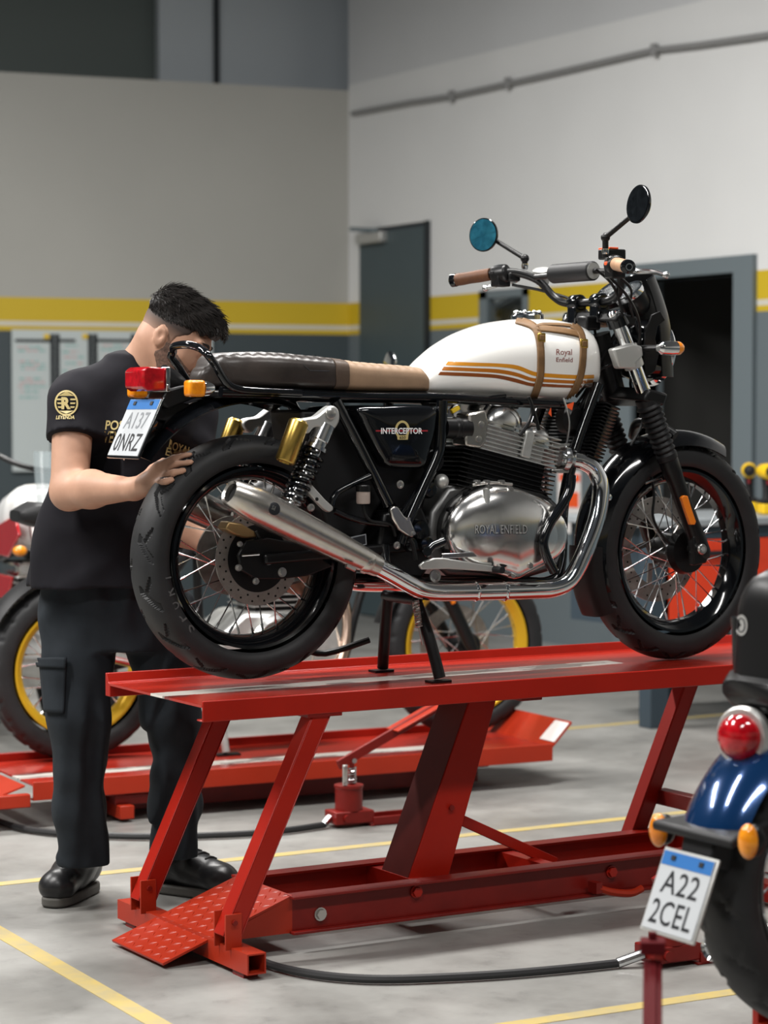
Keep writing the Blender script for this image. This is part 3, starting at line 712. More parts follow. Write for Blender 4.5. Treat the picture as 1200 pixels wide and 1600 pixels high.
# swingarm, axle plates, caliper
for s_ in (-1, 1):
    mb = MB(); a = V((.52, s_*.105, 1.045)); b = V((-.01, s_*.105, 1.02)); mb.bar(a, b, .026, .05, (0, 1, 0)); mb.build('swingarm', 'black_satin', bike, bevel=.006)
f = S(-.112, (372, 868), (385, 845), (420, 840), (470, 850), (500, 870), (520, 885), (480, 900), (440, 905), (400, 905), (378, 892))
MB().prism(f, (0, .012, 0)).build('axle_plate', 'black_satin', bike, bevel=.003)
for px, py, r_ in ((419, 875, .0085), (440, 894, .0085), (372, 887, .006), (374, 850, .005), (399, 908, .006)):
    p = onY(px, py, -.113); MB().cyl(p, p+V((0, -.012, 0)), r_, 6).lathe([(r_*1.5, 0), (r_*1.5, .004)], p, (0, -1, 0), 18).build('axle_bolt', 'steel_bolt', bike)
f = S(-.095, (352, 826), (358, 815), (378, 818), (398, 830), (402, 840), (384, 841), (364, 834)); MB().prism(f, (0, .05, 0)).build('rear_caliper', 'caliper_bronze', bike, bevel=.004)
MB().tube(S(-.10, (400, 830), (408, 850), (404, 862), (380, 868), (378, 872)), .004, 6, sm=4).build('brake_line', 'black_satin', bike)
MB().tube(S(-.12, (378, 868), (405, 866)), .003, 6).build('sensor_rod', 'chrome', bike)

# silencer and header pipes, near side then far side
def exhaust(Y0, sgn):
    c0, c1 = onY(359, 769, -.215), onY(590, 885, -.195); ax = (c1-c0).normalized(); L = (c1-c0).length
    def mir(p): return V((p.x, p.y*sgn, p.z))
    if sgn < 0: ax = V((ax.x, -ax.y, ax.z))
    o = c0 if sgn > 0 else mir(c0)
    if sgn < 0: o = V((c0.x, -c0.y, c0.z))
    prof = [(.0245, .09), (.0245, .002), (.031, -.002), (.0345, .004), (.0455, .072), (.0455, .10), (.043, .22), (.038, .34), (.0325, .43), (.029, L-.012), (.0275, L)]
    sl = MB().lathe(prof, o, ax, 40).build('silencer', 'brushed_steel', bike, smooth=28)
    MB().lathe([(.0243, .015), (.0001, .02)], o, ax, 24).build('silencer_mouth', 'hole_black', sl)
    pix = [(584, 882, -.195), (612, 897, -.195), (640, 913, -.195), (660, 922, -.193), (690, 925, -.19), (760, 924, -.185), (830, 922, -.18), (862, 920, -.178), (886, 910, -.176), (902, 888, -.172), (918, 852, -.168), (932, 812, -.16), (938, 780, -.152), (938, 755, -.145), (928, 733, -.138), (910, 721, -.132), (893, 717, -.128), (874, 715, -.122)]
    pts = [mir(onY(x, y, Y)) if sgn > 0 else V((onY(x, y, Y).x, -Y, onY(x, y, Y).z)) for x, y, Y in pix]
    hd = MB().tube(pts, .0245, 20, sm=5).build('header_pipe', 'chrome', bike, smooth=60)
    for px, Y in ((742, -.186), (787, -.183)):
        p = onY(px, 924, Y); p.y *= sgn; MB().lathe([(.0255, -.004), (.0275, 0), (.0255, .004)], p, (1, 0, 0), 24).build('joint_ring', 'chrome', hd)
    p = onY(571, 877, -.197); p.y *= sgn
    MB().lathe([(.0305, -.012), (.0318, -.01), (.0318, .01), (.0305, .012)], p, ax, 28).build('pipe_clamp', 'brushed_steel', sl)
    if sgn > 0:
        q = onY(547, 887, -.23); MB().cyl(q+V((-.012, 0, .006)), q+V((.014, 0, -.006)), .006, 10).build('clamp_screw', 'steel_bolt', sl)
        b = onY(425, 794, -.25); v = hitn = None
        n = V((0, -1, .12)).normalized(); p = o+ax*.115+n*.0448
        MB().lathe([(.0165, 0), (.0165, .0015), (.014, .0022)], p, n, 24).build('maker_badge', 'ink_black', sl)
        rt = ax*.022; t = text_on('S&S', p+n*.0028-rt*.5-V((0, 0, .005)), rt, n.cross(ax).normalized()*-.011 if n.cross(ax).z < 0 else n.cross(ax).normalized()*.011, bold=.01); t.build('badge_lettering', 'chrome_soft', sl, recalc=False)
exhaust(-.2, 1); exhaust(.2, -1)

# ------------------------------------------------------------------ engine
def puff(outl, cen, steps, n):
    """rounded cover: outline scaled about its centre and pushed along -Y; steps (scale, dy)"""
    rows = []
    for sc, dy in steps: rows.append([cen+(p-cen)*sc+V((0, -dy, 0)) for p in outl])
    mb = MB(); mb.grid(rows, cv=True); k = len(rows)-1; mb.f.append(tuple(k*n+j for j in range(n))); return mb
def closed_smooth(pts, sub=4): return smooth_path(pts, sub, None, True)[0]
eng = MB().prism(S(-.13, (675, 800), (700, 762), (760, 745), (850, 765), (885, 800), (890, 850), (870, 890), (820, 905), (700, 900), (668, 870)), (0, .26, 0)).build('crankcase', 'case_dark', bike, bevel=.012)
cpx = ((687, 832), (691, 808), (703, 787), (717, 774), (735, 764), (762, 757), (794, 760), (827, 772), (852, 788), (866, 808), (873, 832), (869, 856), (852, 876), (830, 888), (812, 897), (795, 904), (778, 899), (750, 893), (720, 888), (699, 868), (690, 850))
out = closed_smooth(S(-.135, *cpx)); cen = sum(out, V())/len(out); n = len(out)
MB().prism([cen+(p-cen)*1.035 for p in out], (0, .03, 0)).build('case_gasket', 'black_satin', bike, smooth=40)
cov = puff(out, cen, ((1.0, -.004), (1.0, .026), (.99, .035), (.97, .043), (.93, .052), (.86, .061), (.74, .070), (.58, .077), (.38, .082), (.15, .0845)), n)
CB = cov.bvh(); cv = cov.build('engine_cover', 'polished_alloy', bike, smooth=60)
# pulley swell at the front of the cover
p = onY(846, 835, -.17); MB().lathe([(.075, -.02), (.075, .018), (.068, .028), (.05, .034), (.001, .036)], p, (0, -1, 0), 40).build('cover_swell', 'polished_alloy', cv, smooth=60)
t = decal_text(CB, 'ROYAL ENFIELD', (742, 834), (81, 0), (0, -14), .0030, bold=.012); t.build('cover_lettering', 'cast_alloy', cv, recalc=False)
t = decal_text(CB, 'ROYAL ENFIELD', (742.8, 834.8), (81, 0), (0, -14), .0020, bold=.02); t.build('lettering_shadow_edge', 'black_satin', cv, recalc=False)
for px, py in ((729, 773), (703, 796), (695, 830), (797, 764), (860, 795), (828, 884), (800, 899), (700, 862), (764, 762)):
    q = hit(CB, px, py, 0)
    if q: MB().cyl(q+V((0, .01, 0)), q+V((0, -.006, 0)), .0075, 12).cyl(q+V((0, -.006, 0)), q+V((0, -.0065, 0)), .004, 6).build('cover_screw', 'black_satin' if px < 735 else 'steel_bolt', cv)
q = onY(786, 878, -.2); MB().lathe([(.022, -.01), (.022, .002), (.015, .004)], q, (0, -1, 0), 24).build('filler_ring', 'polished_alloy', cv); MB().lathe([(.0145, .004), (.001, .005)], q, (0, -1, 0), 20).build('filler_hole', 'hole_black', cv)
MB().tube(S(-.196, (760, 764), (760, 797)), .010, 12).build('dipstick', 'cast_alloy', cv); MB().tube(S(-.198, (738, 758), (765, 754), (800, 757)), .004, 8, sm=3).build('cable_bracket', 'steel_bolt', cv)
for px in (745, 760, 783): q = onY(px, 753, -.198); MB().cyl(q+V((0, .01, 0)), q+V((0, -.012, 0)), .006, 6).build('bracket_nut', 'steel_bolt', cv)
MB().tube(S(-.225, (893, 742), (890, 765), (878, 790), (858, 820), (849, 848), (855, 872), (866, 893)), .0135, 12, sm=6).build('breather_hose', 'black_gloss', bike)
# cylinders and head, leaning slightly forward
TA = radians(13); EM = Matrix.Translation(onY(795, 735, -.14)) @ Matrix.Rotation(TA, 4, 'Y')
# local: x forward, y left (0 = near face), z up along the bores
cyl_ = MB(EM).bx(-.12, .125, .015, .265, -.09, .045).build('cylinder_block', 'black_satin', bike, bevel=.004)
fin = MB(); fin.bx(-.155, .155, 0, .28, -.0016, .0016); fm = raw_mesh(fin, 'cooling_fin', 'black_satin'); ER = EM.to_3x3()
fmc = raw_mesh(MB().bx(-.135, .140, 0, .28, -.0017, .0017), 'cooling_fin', 'cast_alloy')
def fin_set(par, me, z0, z1, n, shift=0):
    for i in range(n): z = z0+(z1-z0)*i/(n-1); inst('cooling_fin', me, par, EM @ V((shift, 0, z)), ER)
fin_set(cyl_, fm, -.072, .028, 9)
hd = MB(EM).bx(-.10, .115, .015, .265, .035, .125).build('cylinder_head', 'cast_alloy', bike, bevel=.006)
fin_set(hd, fmc, .040, .118, 8, .012)
# polished rocker covers
def rocker(x0, x1, y0, y1, z0, hgt, name):
    rows = []
    for i in range(13):
        a = pi*i/12; row = []
        for y, sc in ((y0, .30), (y0+.003, .55), (y0+.010, .76), (y0+.022, .89), (y0+.042, .97), (y0+.07, 1), (y1-.07, 1), (y1-.042, .97), (y1-.022, .89), (y1-.010, .76), (y1, .3)):
            row.append(V(((x0+x1)/2-(x1-x0)/2*cos(a)*sc, y, z0+hgt*(sin(a)**.75)*sc)))
        rows.append(row)
    mb = MB(EM); mb.grid(rows); k = len(rows); m_ = len(rows[0])
    mb.f += [tuple(i*m_ for i in range(k)), tuple(i*m_+m_-1 for i in reversed(range(k)))]; mb.build(name, 'polished_alloy', hd, smooth=70)
rocker(-.098, .040, .0, .27, .105, .078, 'rocker_cover'); rocker(.025, .142, .0, .27, .085, .068, 'rocker_cover')
MB().tube(S(-.155, (826, 620), (832, 640), (826, 660), (812, 680)), .0055, 8, sm=4).tube(S(-.155, (833, 640), (838, 655), (842, 672)), .005, 8, sm=3).build('plug_lead', 'black_satin', bike)
MB(EM).bx(.03, .06, -.004, .01, .045, .12).build('plug_boss', 'cast_alloy', hd, bevel=.004)
# throttle body, boot
f = S(-.15, (733, 646), (760, 641), (764, 660), (760, 690), (752, 701), (728, 697), (727, 680), (734, 668))
tb = MB().prism(f, (0, .07, 0)).build('throttle_cover', 'brushed_steel', bike, bevel=.006)
for px, py in ((752, 663), (748, 686)): q = onY(px, py, -.15); MB().lathe([(.0085, 0), (.0085, .003), (.006, .0035)], q, (0, -1, 0), 14).build('cover_screw', 'steel_bolt', tb)
a, b = onY(693, 669, -.13), onY(732, 670, -.13); MB().lathe([(.028, 0), (.028, .03), (.031, .034), (.031, .044), (.028, .048), (.028, (b-a).length)], a, b-a, 22).build('intake_boot', 'black_satin', bike)
MB().tube(S(-.12, (745, 632), (760, 622), (790, 618)), .005, 8, sm=3).tube(S(-.12, (757, 640), (770, 626), (800, 622)), .004, 8, sm=3).build('fuel_hose', 'black_gloss', bike)
q = onY(711, 640, -.12); MB().bar(q+V((-.012, 0, -.006)), q+V((.012, 0, .006)), .012, .012).build('yellow_connector', 'magnet_yellow', bike, bevel=.002)
# exhaust flange
q = onY(880, 716, -.124); fl = MB().lathe([(.036, -.008), (.038, 0), (.038, .008), (.030, .016), (.026, .03)], q, (1, -.05, -.08), 28).build('exhaust_flange', 'chrome_soft', bike)
for px, py in ((875, 696), (874, 736)): q = onY(px, py, -.13); MB().bar(q+V((-.03, 0, 0)), q+V((.03, 0, 0)), .012, .012).build('flange_stud', 'steel_bolt', fl, bevel=.003)
# clutch / starter shapes behind the cover, gearbox end
q = onY(676, 720, -.1); MB().lathe([(.035, -.1), (.035, .0), (.028, .012), (.001, .014)], q, (0, -1, 0), 20).build('starter_cover', 'black_satin', bike)
q = onY(690, 752, -.12); MB().ball(q, .020).build('alloy_elbow', 'satin_silver', bike)
for px, py, r_ in ((670, 765, .024), (655, 828, .03), (640, 850, .022), (665, 850, .024)): q = onY(px, py, -.13); MB().lathe([(r_, -.09), (r_, 0), (r_*.8, .01), (.001, .012)], q, (0, -1, 0), 20).build('gearbox_boss', 'black_gloss', bike)
f = S(-.12, (600, 800), (660, 790), (690, 860), (660, 905), (610, 900), (590, 860)); MB().prism(f, (0, .24, 0)).build('gearbox', 'black_satin', bike, bevel=.01)
# oil cooler with ribs
c0, c1 = onY(935, 632, -.08), onY(905, 718, -.08); oc = MB().bar(c0+V((0, .08, 0)), c1+V((0, .08, 0)), .25, .03, (1, 0, .4)).build('oil_cooler', 'black_satin', bike, bevel=.004)
o_ = MB(); nrib = 16; dd = c1-c0
ribm = raw_mesh(MB().box((0, 0, 0), (.05, .31, .004)), 'cooler_rib', 'black_satin')
for i in range(nrib): inst('cooler_rib', ribm, oc, V((0, .08, 0))+c0+dd*(i+.5)/nrib, Matrix.Rotation(radians(22), 3, 'Y'))
q = onY(895, 655, -.1); MB().lathe([(.04, -.03), (.044, 0), (.03, .014), (.001, .012)], q, (.3, -1, 0), 26).build('horn', 'black_satin', bike)
q = S(-.14, (882, 634), (897, 628), (894, 641)); MB().prism(q, (0, .002, 0)).build('orange_tag', 'orange_flag', bike, smooth=0)
q = S(-.13, (857, 646), (861, 637), (862, 651)); MB().prism(q, (0, .002, 0)).build('orange_tag', 'orange_flag', bike, smooth=0)

# ------------------------------------------------------------------ frame
def ftube(Y, pts, r, name='frame_tube', m='black_gloss', both=True, sm=5):
    P = S(-Y, *pts); MB().tube(P, r, 12, sm=sm).build(name, m, bike)
    if both: MB().tube([V((p.x, -p.y, p.z)) for p in P], r, 12, sm=sm).build(name, m, bike)
ftube(.115, ((345, 612), (440, 615), (560, 620), (690, 622), (760, 626), (880, 632)), .014)
ftube(.125, ((524, 626), (560, 694), (607, 789)), .0155)
ftube(.14, ((691, 626), (688, 690), (682, 715), (665, 752), (641, 806), (625, 850)), .0155)
ftube(.12, ((935, 600), (900, 700), (880, 790), (876, 880), (860, 908), (800, 910), (660, 912), (610, 905), (600, 850)), .016)
ftube(.13, ((675, 732), (655, 760), (627, 805)), .008, sm=0)
ftube(.135, ((578, 744), (535, 764), (522, 776), (518, 790)), .009, 'peg_bracket'); ftube(.135, ((522, 798), (545, 808), (575, 816), (613, 820)), .009, 'peg_bracket')
MB().tube([V((1.13, 0, 1.62)), V((1.19, 0, 1.44))], .034, 20).build('headstock', 'black_satin', bike)
MB().tube([V((1.12, 0, 1.55)), V((.9, 0, 1.47)), V((.55, 0, 1.44))], .03, 14).build('backbone', 'black_satin', bike)
f = S(-.10, (560, 640), (680, 636), (690, 700), (660, 800), (620, 800), (570, 720)); MB().prism(f, (0, .2, 0)).build('airbox', 'black_satin', bike, bevel=.01)
f = S(-.09, (470, 640), (540, 640), (600, 780), (560, 850), (520, 850), (480, 720)); MB().prism(f, (0, .18, 0)).build('inner_mudguard', 'black_plastic', bike, bevel=.01)
# side panel with badge
so = closed_smooth(S(-.128, (556, 637), (600, 634), (650, 633), (679, 637), (680, 655), (676, 680), (668, 706), (659, 730), (640, 733), (603, 730), (590, 714), (572, 680), (560, 655)), 4)
cen = sum(so, V())/len(so); sp = puff(so, cen, ((1, -.03), (1, .002), (.985, .010), (.95, .016), (.88, .020), (.6, .024), (.2, .025)), len(so)); SB = sp.bvh()
sd = sp.build('side_panel', 'black_gloss', bike, smooth=60)
def ringdecal(bvh, cx, cy, rx, ry, w_, n=28, off=.0006):
    pts = []; fs = []
    for i in range(n):
        a = 2*pi*i/n; pts += [(cx+rx*cos(a), cy+ry*sin(a)), (cx+(rx-w_)*cos(a), cy+(ry-w_)*sin(a))]
    for i in range(n): j = (i+1) % n; fs.append((2*i, 2*i+1, 2*j+1, 2*j))
    return decal(bvh, pts, fs, off)
ringdecal(SB, 628.5, 671.5, 11.5, 14.5, 3.6).build('badge_ring', 'ink_gold', sd, recalc=False)
band(SB, [(620, 680), (638, 680)], [(621, 687), (637, 687)], 4, 2, .0007).build('badge_plinth', 'ink_gold', sd, recalc=False)
decal_text(SB, '650', (624, 686), (9.5, 0), (0, -5), .0013, bold=.01).build('badge_number', 'ink_black', sd, recalc=False)
band(SB, [(587, 672), (668, 672)], [(587, 674.2), (668, 674.2)], 16, 1, .0010).build('badge_line', 'ink_red', sd, recalc=False)
decal_text(SB, 'INTERCEPTOR', (595, 678), (64.5, 0), (0, -9.5), .0017, bold=.025).build('badge_lettering', 'ink_white', sd, recalc=False)
so2 = [V((p.x, -p.y, p.z)) for p in so]; MB().prism(so2, (0, .015, 0)).build('side_panel', 'black_gloss', bike, smooth=40)
# small hardware between wheel and engine
f = S(-.165, (469, 752), (474, 748), (482, 751), (508, 780), (521, 792), (521, 797), (515, 801), (508, 797), (497, 786), (470, 758)); pg = MB().prism(f, (0, .018, 0)).build('passenger_peg', 'satin_silver', bike, bevel=.003)
for px, py in ((483, 765), (495, 780)): q = onY(px, py, -.166); MB().cyl(q, q+V((0, -.001, 0)), .005, 10).build('peg_slot', 'hole_black', pg)
f = S(-.17, (610, 796), (614, 791), (622, 791), (632, 806), (642, 812), (650, 831), (646, 840), (640, 839), (624, 828), (614, 810)); hp_ = MB().prism(f, (0, .016, 0)).build('heel_guard', 'brushed_steel', bike, bevel=.004)
for px, py in ((638, 811), (646, 833)): q = onY(px, py, -.171); MB().cyl(q, q+V((0, -.003, 0)), .005, 10).build('guard_screw', 'steel_bolt', hp_)
a = onY(567.5, 787, -.15); b = onY(567.5, 768, -.15); rs = MB().lathe([(.017, 0), (.0185, .004), (.0185, (b-a).length)], a, (0, 0, 1), 20).build('brake_reservoir', 'reservoir', bike); MB().lathe([(.020, 0), (.020, .015), (.018, .017)], b, (0, 0, 1), 20).build('reservoir_cap', 'black_satin', rs)
MB().tube(S(-.15, (567, 788), (570, 803), (580, 814), (600, 817), (613, 822), (618, 838)), .0045, 8, sm=4).build('reservoir_hose', 'black_satin', bike)
for px, py, r_ in ((485, 793, .010), (619, 852, .010), (624, 757, .011), (679, 900, .017), (588, 670, .0)):
    if r_: q = onY(px, py, -.15); MB().lathe([(r_, 0), (r_, .005), (r_*.6, .006), (r_*.6, .002), (.001, .002)], q, (0, -1, 0), 18).build('frame_bolt', 'steel_bolt', bike)
f = S(-.125, (549, 839), (572, 834), (573, 851), (550, 856)); pl = MB().prism(f, (0, .002, 0)).build('data_plate', 'ink_grey', bike, smooth=0); f = S(-.1255, (551, 840.5), (570.5, 836), (571.5, 849.5), (552, 854)); MB().prism(f, (0, .001, 0)).build('data_print', 'ink_black', pl, smooth=0)
# foot controls
f = S(-.21, (656, 884), (664, 877), (680, 872), (694, 872), (776, 885), (777, 894), (700, 889), (660, 890)); bp_ = MB().prism(f, (0, .012, 0)).build('brake_pedal', 'satin_silver', bike, bevel=.003)
a, b = onY(774, 890, -.215), onY(789, 891, -.215); MB().cyl(a+V((0, .02, 0)), a+V((.004, -.028, 0)), .0095, 14).build('pedal_rubber', 'black_plastic', bp_); MB().ball(onY(786, 891, -.235), .006).build('pedal_tip', 'chrome', bp_)
MB().bar(onY(690, 869, -.2), onY(764, 865, -.2), .014, .006, (0, 1, 0)).build('toe_blade', 'chrome_soft', bp_, bevel=.002)
MB().tube(S(-.22, (693, 846), (676, 853), (664, 866)), .012, 12).tube([onY(668, 862, -.2), onY(668, 862, -.29)], .012, 12).build('footpeg', 'black_gloss', bike)
MB().tube(S(-.17, (650, 875), (645, 850), (640, 842)), .006, 8).build('pedal_link', 'black_satin', bike)
# centre stand with spring and lever
fx = .505
for s_ in (-1, 1):
    top = V((.475, s_*.07, .90)); ft = V((fx, s_*.15, HT+.012)); st_ = MB().tube([top, (top+ft)/2+V((.002, s_*.006, 0)), ft], .016, 14, sm=4).build('centre_stand_leg', 'black_satin', bike)
    MB().prism([ft+V((-.035, -.02, -.0115)), ft+V((.025, -.02, -.0115)), ft+V((.035, 0, -.0115)), ft+V((.025, .02, -.0115)), ft+V((-.035, .02, -.0115))], (0, 0, .006)).build('stand_foot', 'black_satin', st_)
MB().tube([V((.475, -.085, .895)), V((.475, .085, .895))], .016, 12).build('stand_crossbar', 'black_satin', bike)
a = onY(649, 938, -.10); b = onY(655, 980, -.11); ax = b-a; x_, y_, _ = frame_of(ax); pts = [a+ax*(i/120)+(x_*cos(i*.95)+y_*sin(i*.95))*.0085 for i in range(121)]
MB().tube(pts, .0021, 6).build('stand_spring', 'steel_bolt', bike); MB().tube([b, onY(661, 1008, -.12)], .003, 6).build('spring_hook', 'steel_bolt', bike)
MB().tube([V((.45, .13, .77)), V((.33, .165, .735)), V((.24, .17, .75)), V((.19, .17, .70)), V((.14, .17, .705))], .009, 10, sm=4).build('stand_lever', 'black_satin', bike)

# ------------------------------------------------------------------ shocks with gold reservoirs
def shock(sgn):
    Y = -.155
    def P(px, py, y=Y): q = onY(px, py, y); q.y *= sgn; return q
    top, bot = P(516, 648), P(449, 800); ax = (bot-top).normalized(); L = (bot-top).length
    sh = MB().lathe([(.004, .02), (.026, .03), (.027, .075), (.0245, .078), (.0245, .09), (.031, .092), (.031, .102), (.019, .104), (.019, .22), (.024, .225), (.026, .25), (.010, .252), (.010, L)], top, ax, 26).build('shock_absorber', 'chrome_soft', bike)
    x_, y_, _ = frame_of(ax); pts = [top+ax*(.108+(L-.13)*i/200)+(x_*cos(i*.285)+y_*sin(i*.285))*.0285 for i in range(185)]
    MB().tube(pts, .0052, 8).build('spring', 'black_gloss', sh)
    MB().tube([P(505, 672), P(480, 730)], .012, 12).build('damper_rod', 'chrome', sh)
    b_ = S(Y+.0, (500, 642), (512, 634), (521, 637), (525, 646), (524, 660), (513, 674), (499, 668), (486, 668), (476, 678), (466, 672), (462, 662), (470, 654), (488, 651))
    b_ = [V((p.x, (p.y-.02)*sgn, p.z)) for p in closed_smooth(b_, 3)]; br = MB().prism(b_, (0, .034*sgn, 0)).build('reservoir_bridge', 'satin_silver', sh, bevel=.005)
    q = P(516, 647, Y-.021); MB().lathe([(.014, 0), (.014, .005), (.010, .007), (.001, .007)], q, (0, -sgn, 0), 20).build('mount_bolt', 'steel_bolt', br)
    r0_, r1_ = P(467, 660, Y-.02), P(445, 722, Y-.02); ax2 = r1_-r0_; L2 = ax2.length
    MB().lathe([(.02, -.006), (.026, 0), (.0265, .003), (.0265, L2-.004), (.024, L2), (.019, L2+.001), (.018, L2-.003), (.001, L2-.003)], r0_, ax2, 28).build('gold_reservoir', 'gold_anodised', sh)
shock(1); shock(-1)

# ------------------------------------------------------------------ seat
def zside(px, py, Y=-.10): q = onY(px, py, Y); return (q.x, q.z)
top_t = sorted([zside(*p) for p in ((343, 572), (350, 558), (365, 553), (400, 551), (440, 552), (480, 556), (520, 560), (560, 566), (620, 571), (650, 573.5), (664, 577), (669, 585))])
bot_t = sorted([zside(*p, -.115) for p in ((343, 597), (355, 605), (400, 609), (530, 612), (600, 614), (669, 614))])
XS0, XS1 = top_t[0][0], top_t[-1][0]; XM = onY(533, 580, -.115).x
def seat_sec(X, grow=0.0, nn=28):
    zt = spline_table(top_t, X)+grow; zb = spline_table(bot_t, X)-grow*.2; t = (X-XS0)/(XS1-XS0)
    hw = (.128-.022*max(0, t-.55)/.45)+grow
    e = min(1, max(0, (X-XS0+.012)/.20)); hw *= sqrt(max(.02, 1-(1-e)**2))
    zc = (zt+zb)/2; hh = (zt-zb)/2; pts = []
    for j in range(nn):
        a = 2*pi*j/nn; ca, sa = cos(a), sin(a); y = hw*(1 if ca > 0 else -1)*abs(ca)**.42; z = zc+hh*(1 if sa > 0 else -1)*abs(sa)**.5
        if sa > .55: z += .004*abs(sin(X*2*pi/.055))*(1 if not grow else 0)*min(1, (sa-.55)*4)
        pts.append(V((X, y, z)))
    return pts
def seat_part(x0, x1, n, name, m, grow=0.0):
    rows = [seat_sec(x0+(x1-x0)*i/n, grow) for i in range(n+1)]; return MB().grid(rows, cv=True, capends=True).build(name, m, bike, smooth=50)
xr = XS0-.045
mbx = MB(); rows = []
for i in range(61):
    X = XS0+(XM-XS0)*i/60; rows.append(seat_sec(X))
back = []
for k in (.25, .5, .75, .93):   # rounded rear end
    r = rows[0]; c = sum(r, V())/len(r); back.append([V((XS0-.026*sin(k*pi/2), c.y+(p.y-c.y)*cos(k*pi/2)**.6, c.z-.022*k+(p.z-c.z)*cos(k*pi/2)**.6)) for p in r])
rows = back[::-1]+rows; mbx.grid(rows, cv=True, capends=True); SEATB = mbx.bvh(); seat = mbx.build('seat_rear', 'seat_dark', bike, smooth=60)
seat_part(XM, XS1, 50, 'seat_front', 'seat_tan')
seat_part(XM-.022, XM+.018, 8, 'seat_band', 'seat_band', .0035)
mb = MB(); pl_ = [(463, 561), (476, 572), (484, 579), (514, 580)]
pts = [hit(SEATB, *p, .0006) for p in pl_]; 
if all(pts): mb.tube(pts, .0012, 6).build('stitched_seam', 'ink_black', seat)
MB().bx(XS0+.0, XS1, -.10, .10, 1.435, 1.455).build('seat_pan', 'black_satin', bike, bevel=.005)
# grab rail hoop round the tail
gr = S(-.125, (470, 614), (400, 611), (372, 608), (357, 601), (346, 587), (336, 570), (325, 555)) 
near_top = onY(314, 545, -.085); far_top = V((near_top.x, .078, near_top.z-.004))
gpts = gr+[near_top, V((near_top.x-.012, -.05, near_top.z+.010)), V((near_top.x-.014, 0, near_top.z+.012)), V((near_top.x-.012, .05, near_top.z+.008)), far_top]+[V((p.x, -p.y*.72, p.z)) for p in reversed(gr)]
MB().tube(gpts, .0105, 12, sm=5).build('grab_rail', 'black_gloss', bike)
# tail: mudguard, lamp, indicators, plate
rows = []
for i in range(22):
    a = radians(68+74*i/21); rr = .405-.01*i/21; row = []
    for j in range(13): y = -.082+.164*j/12; row.append(V((RA.x+(rr-.9*y*y*4)*cos(a)-.02, y, RA.z+(rr-.9*y*y*4)*sin(a)+.028)))
    rows.append(row)
MB().shell(rows, .004).build('rear_mudguard', 'black_gloss', bike, smooth=50)
f = S(-.05, (262, 640), (330, 612), (345, 606), (330, 600), (285, 602), (262, 608), (250, 625)); MB().prism(f, (0, .1, 0)).build('tail_bracket', 'black_satin', bike, bevel=.006)
f = S(-.02, (252, 622), (300, 632), (262, 660), (240, 655)); MB().prism(f, (0, .04, 0)).build('plate_bracket', 'black_plastic', bike, bevel=.004)
tx0 = (onY(196, 592, .055).x+onY(225, 592, -.055).x)/2; tx1 = onY(259, 592, -.055).x; tz0, tz1 = onY(225, 611, -.055).z, onY(225, 573, -.055).z
tl = MB().prism([(tx0, -.047, tz0+.008), (tx0, -.047, tz1-.008), (tx0+.012, -.055, tz1), (tx1, -.055, tz1-.002), (tx1, -.055, tz0+.002), (tx0+.012, -.055, tz0)], (0, .11, 0)).build('tail_lamp', 'lens_red', bike, bevel=.006, bseg=3)
MB().bx(tx1, tx1+.012, -.058, .058, tz0-.002, tz1).build('lamp_base', 'chrome', tl, bevel=.002); MB().lathe([(.045, 0), (.04, .03), (.02, .07)], (tx1+.012, 0, (tz0+tz1)/2-.006), (1, 0, -.25), 20).build('lamp_neck', 'black_satin', tl)
def indicator(c, sgn, dirx, stalk, mt='chrome'):
    c = V(c); it = MB().box(c, (.046, .040, .042)).build('indicator', 'lens_amber', bike, bevel=.008, bseg=3)
    MB().lathe([(.019, 0), (.017, .018), (.012, .028)], c+V((.023*dirx, 0, 0)), (dirx, 0, 0), 18).build('indicator_body', mt, it)
    MB().tube([c+V((.038*dirx, 0, 0)), stalk], .008, 8).build('indicator_stalk', 'black_satin', it)
c = onY(304, 607, -.17); indicator(c, -1, 1, (c.x+.05, -.05, c.z+.004)); indicator((c.x, .17, c.z), 1, 1, (c.x+.05, .05, c.z+.004))
pc = onY(210, 668, 0); tilt = radians(25); pup = V((sin(tilt), 0, cos(tilt))); prt = V((0, -1, 0)); pn = V((-cos(tilt), 0, sin(tilt)))
def plate(parent, pc, pup, prt, pn, w_, h_, l1, l2, fm='black_gloss', m1='ink_grey', blue=True):
    R = Matrix((prt, pup, pn)).transposed(); pb = MB().box(pc-pn*.004, (w_+.012, h_+.012, .006), R).build('plate_frame', fm, parent, bevel=.002)
    pp = MB().box(pc, (w_, h_, .003), R).build('licence_plate', 'plate_white', pb, bevel=.001)
    MB().box(pc+pup*(h_*.405)+pn*.0018, (w_*.985, h_*.175, .001), R).build('plate_band', 'plate_blue', pb, smooth=0)
    for s_ in (-.55, .55): MB().box(pc+pup*(h_*.42)+prt*s_*w_*.5+pn*.003, (w_*.08, h_*.06, .003), R).build('plate_slot', 'ink_black' , pb, smooth=0)
    o = pc-prt*w_*.36+pup*(-h_*.025)+pn*.0021; text_on(l1, o, prt*w_*.72, pup*h_*.29, bold=.006, spacing=1.05).build('plate_lettering', m1, pb, recalc=False)
    o = pc-prt*w_*.41+pup*(-h_*.42)+pn*.0021; text_on(l2, o, prt*w_*.82, pup*h_*.31, bold=.006, spacing=1.05).build('plate_lettering', 'ink_black', pb, recalc=False)
    return pb
plate(bike, pc, pup, prt, pn, .182, .158, 'A137', '0NRZ')  # top row in grey: the glare washing it out is put into the ink

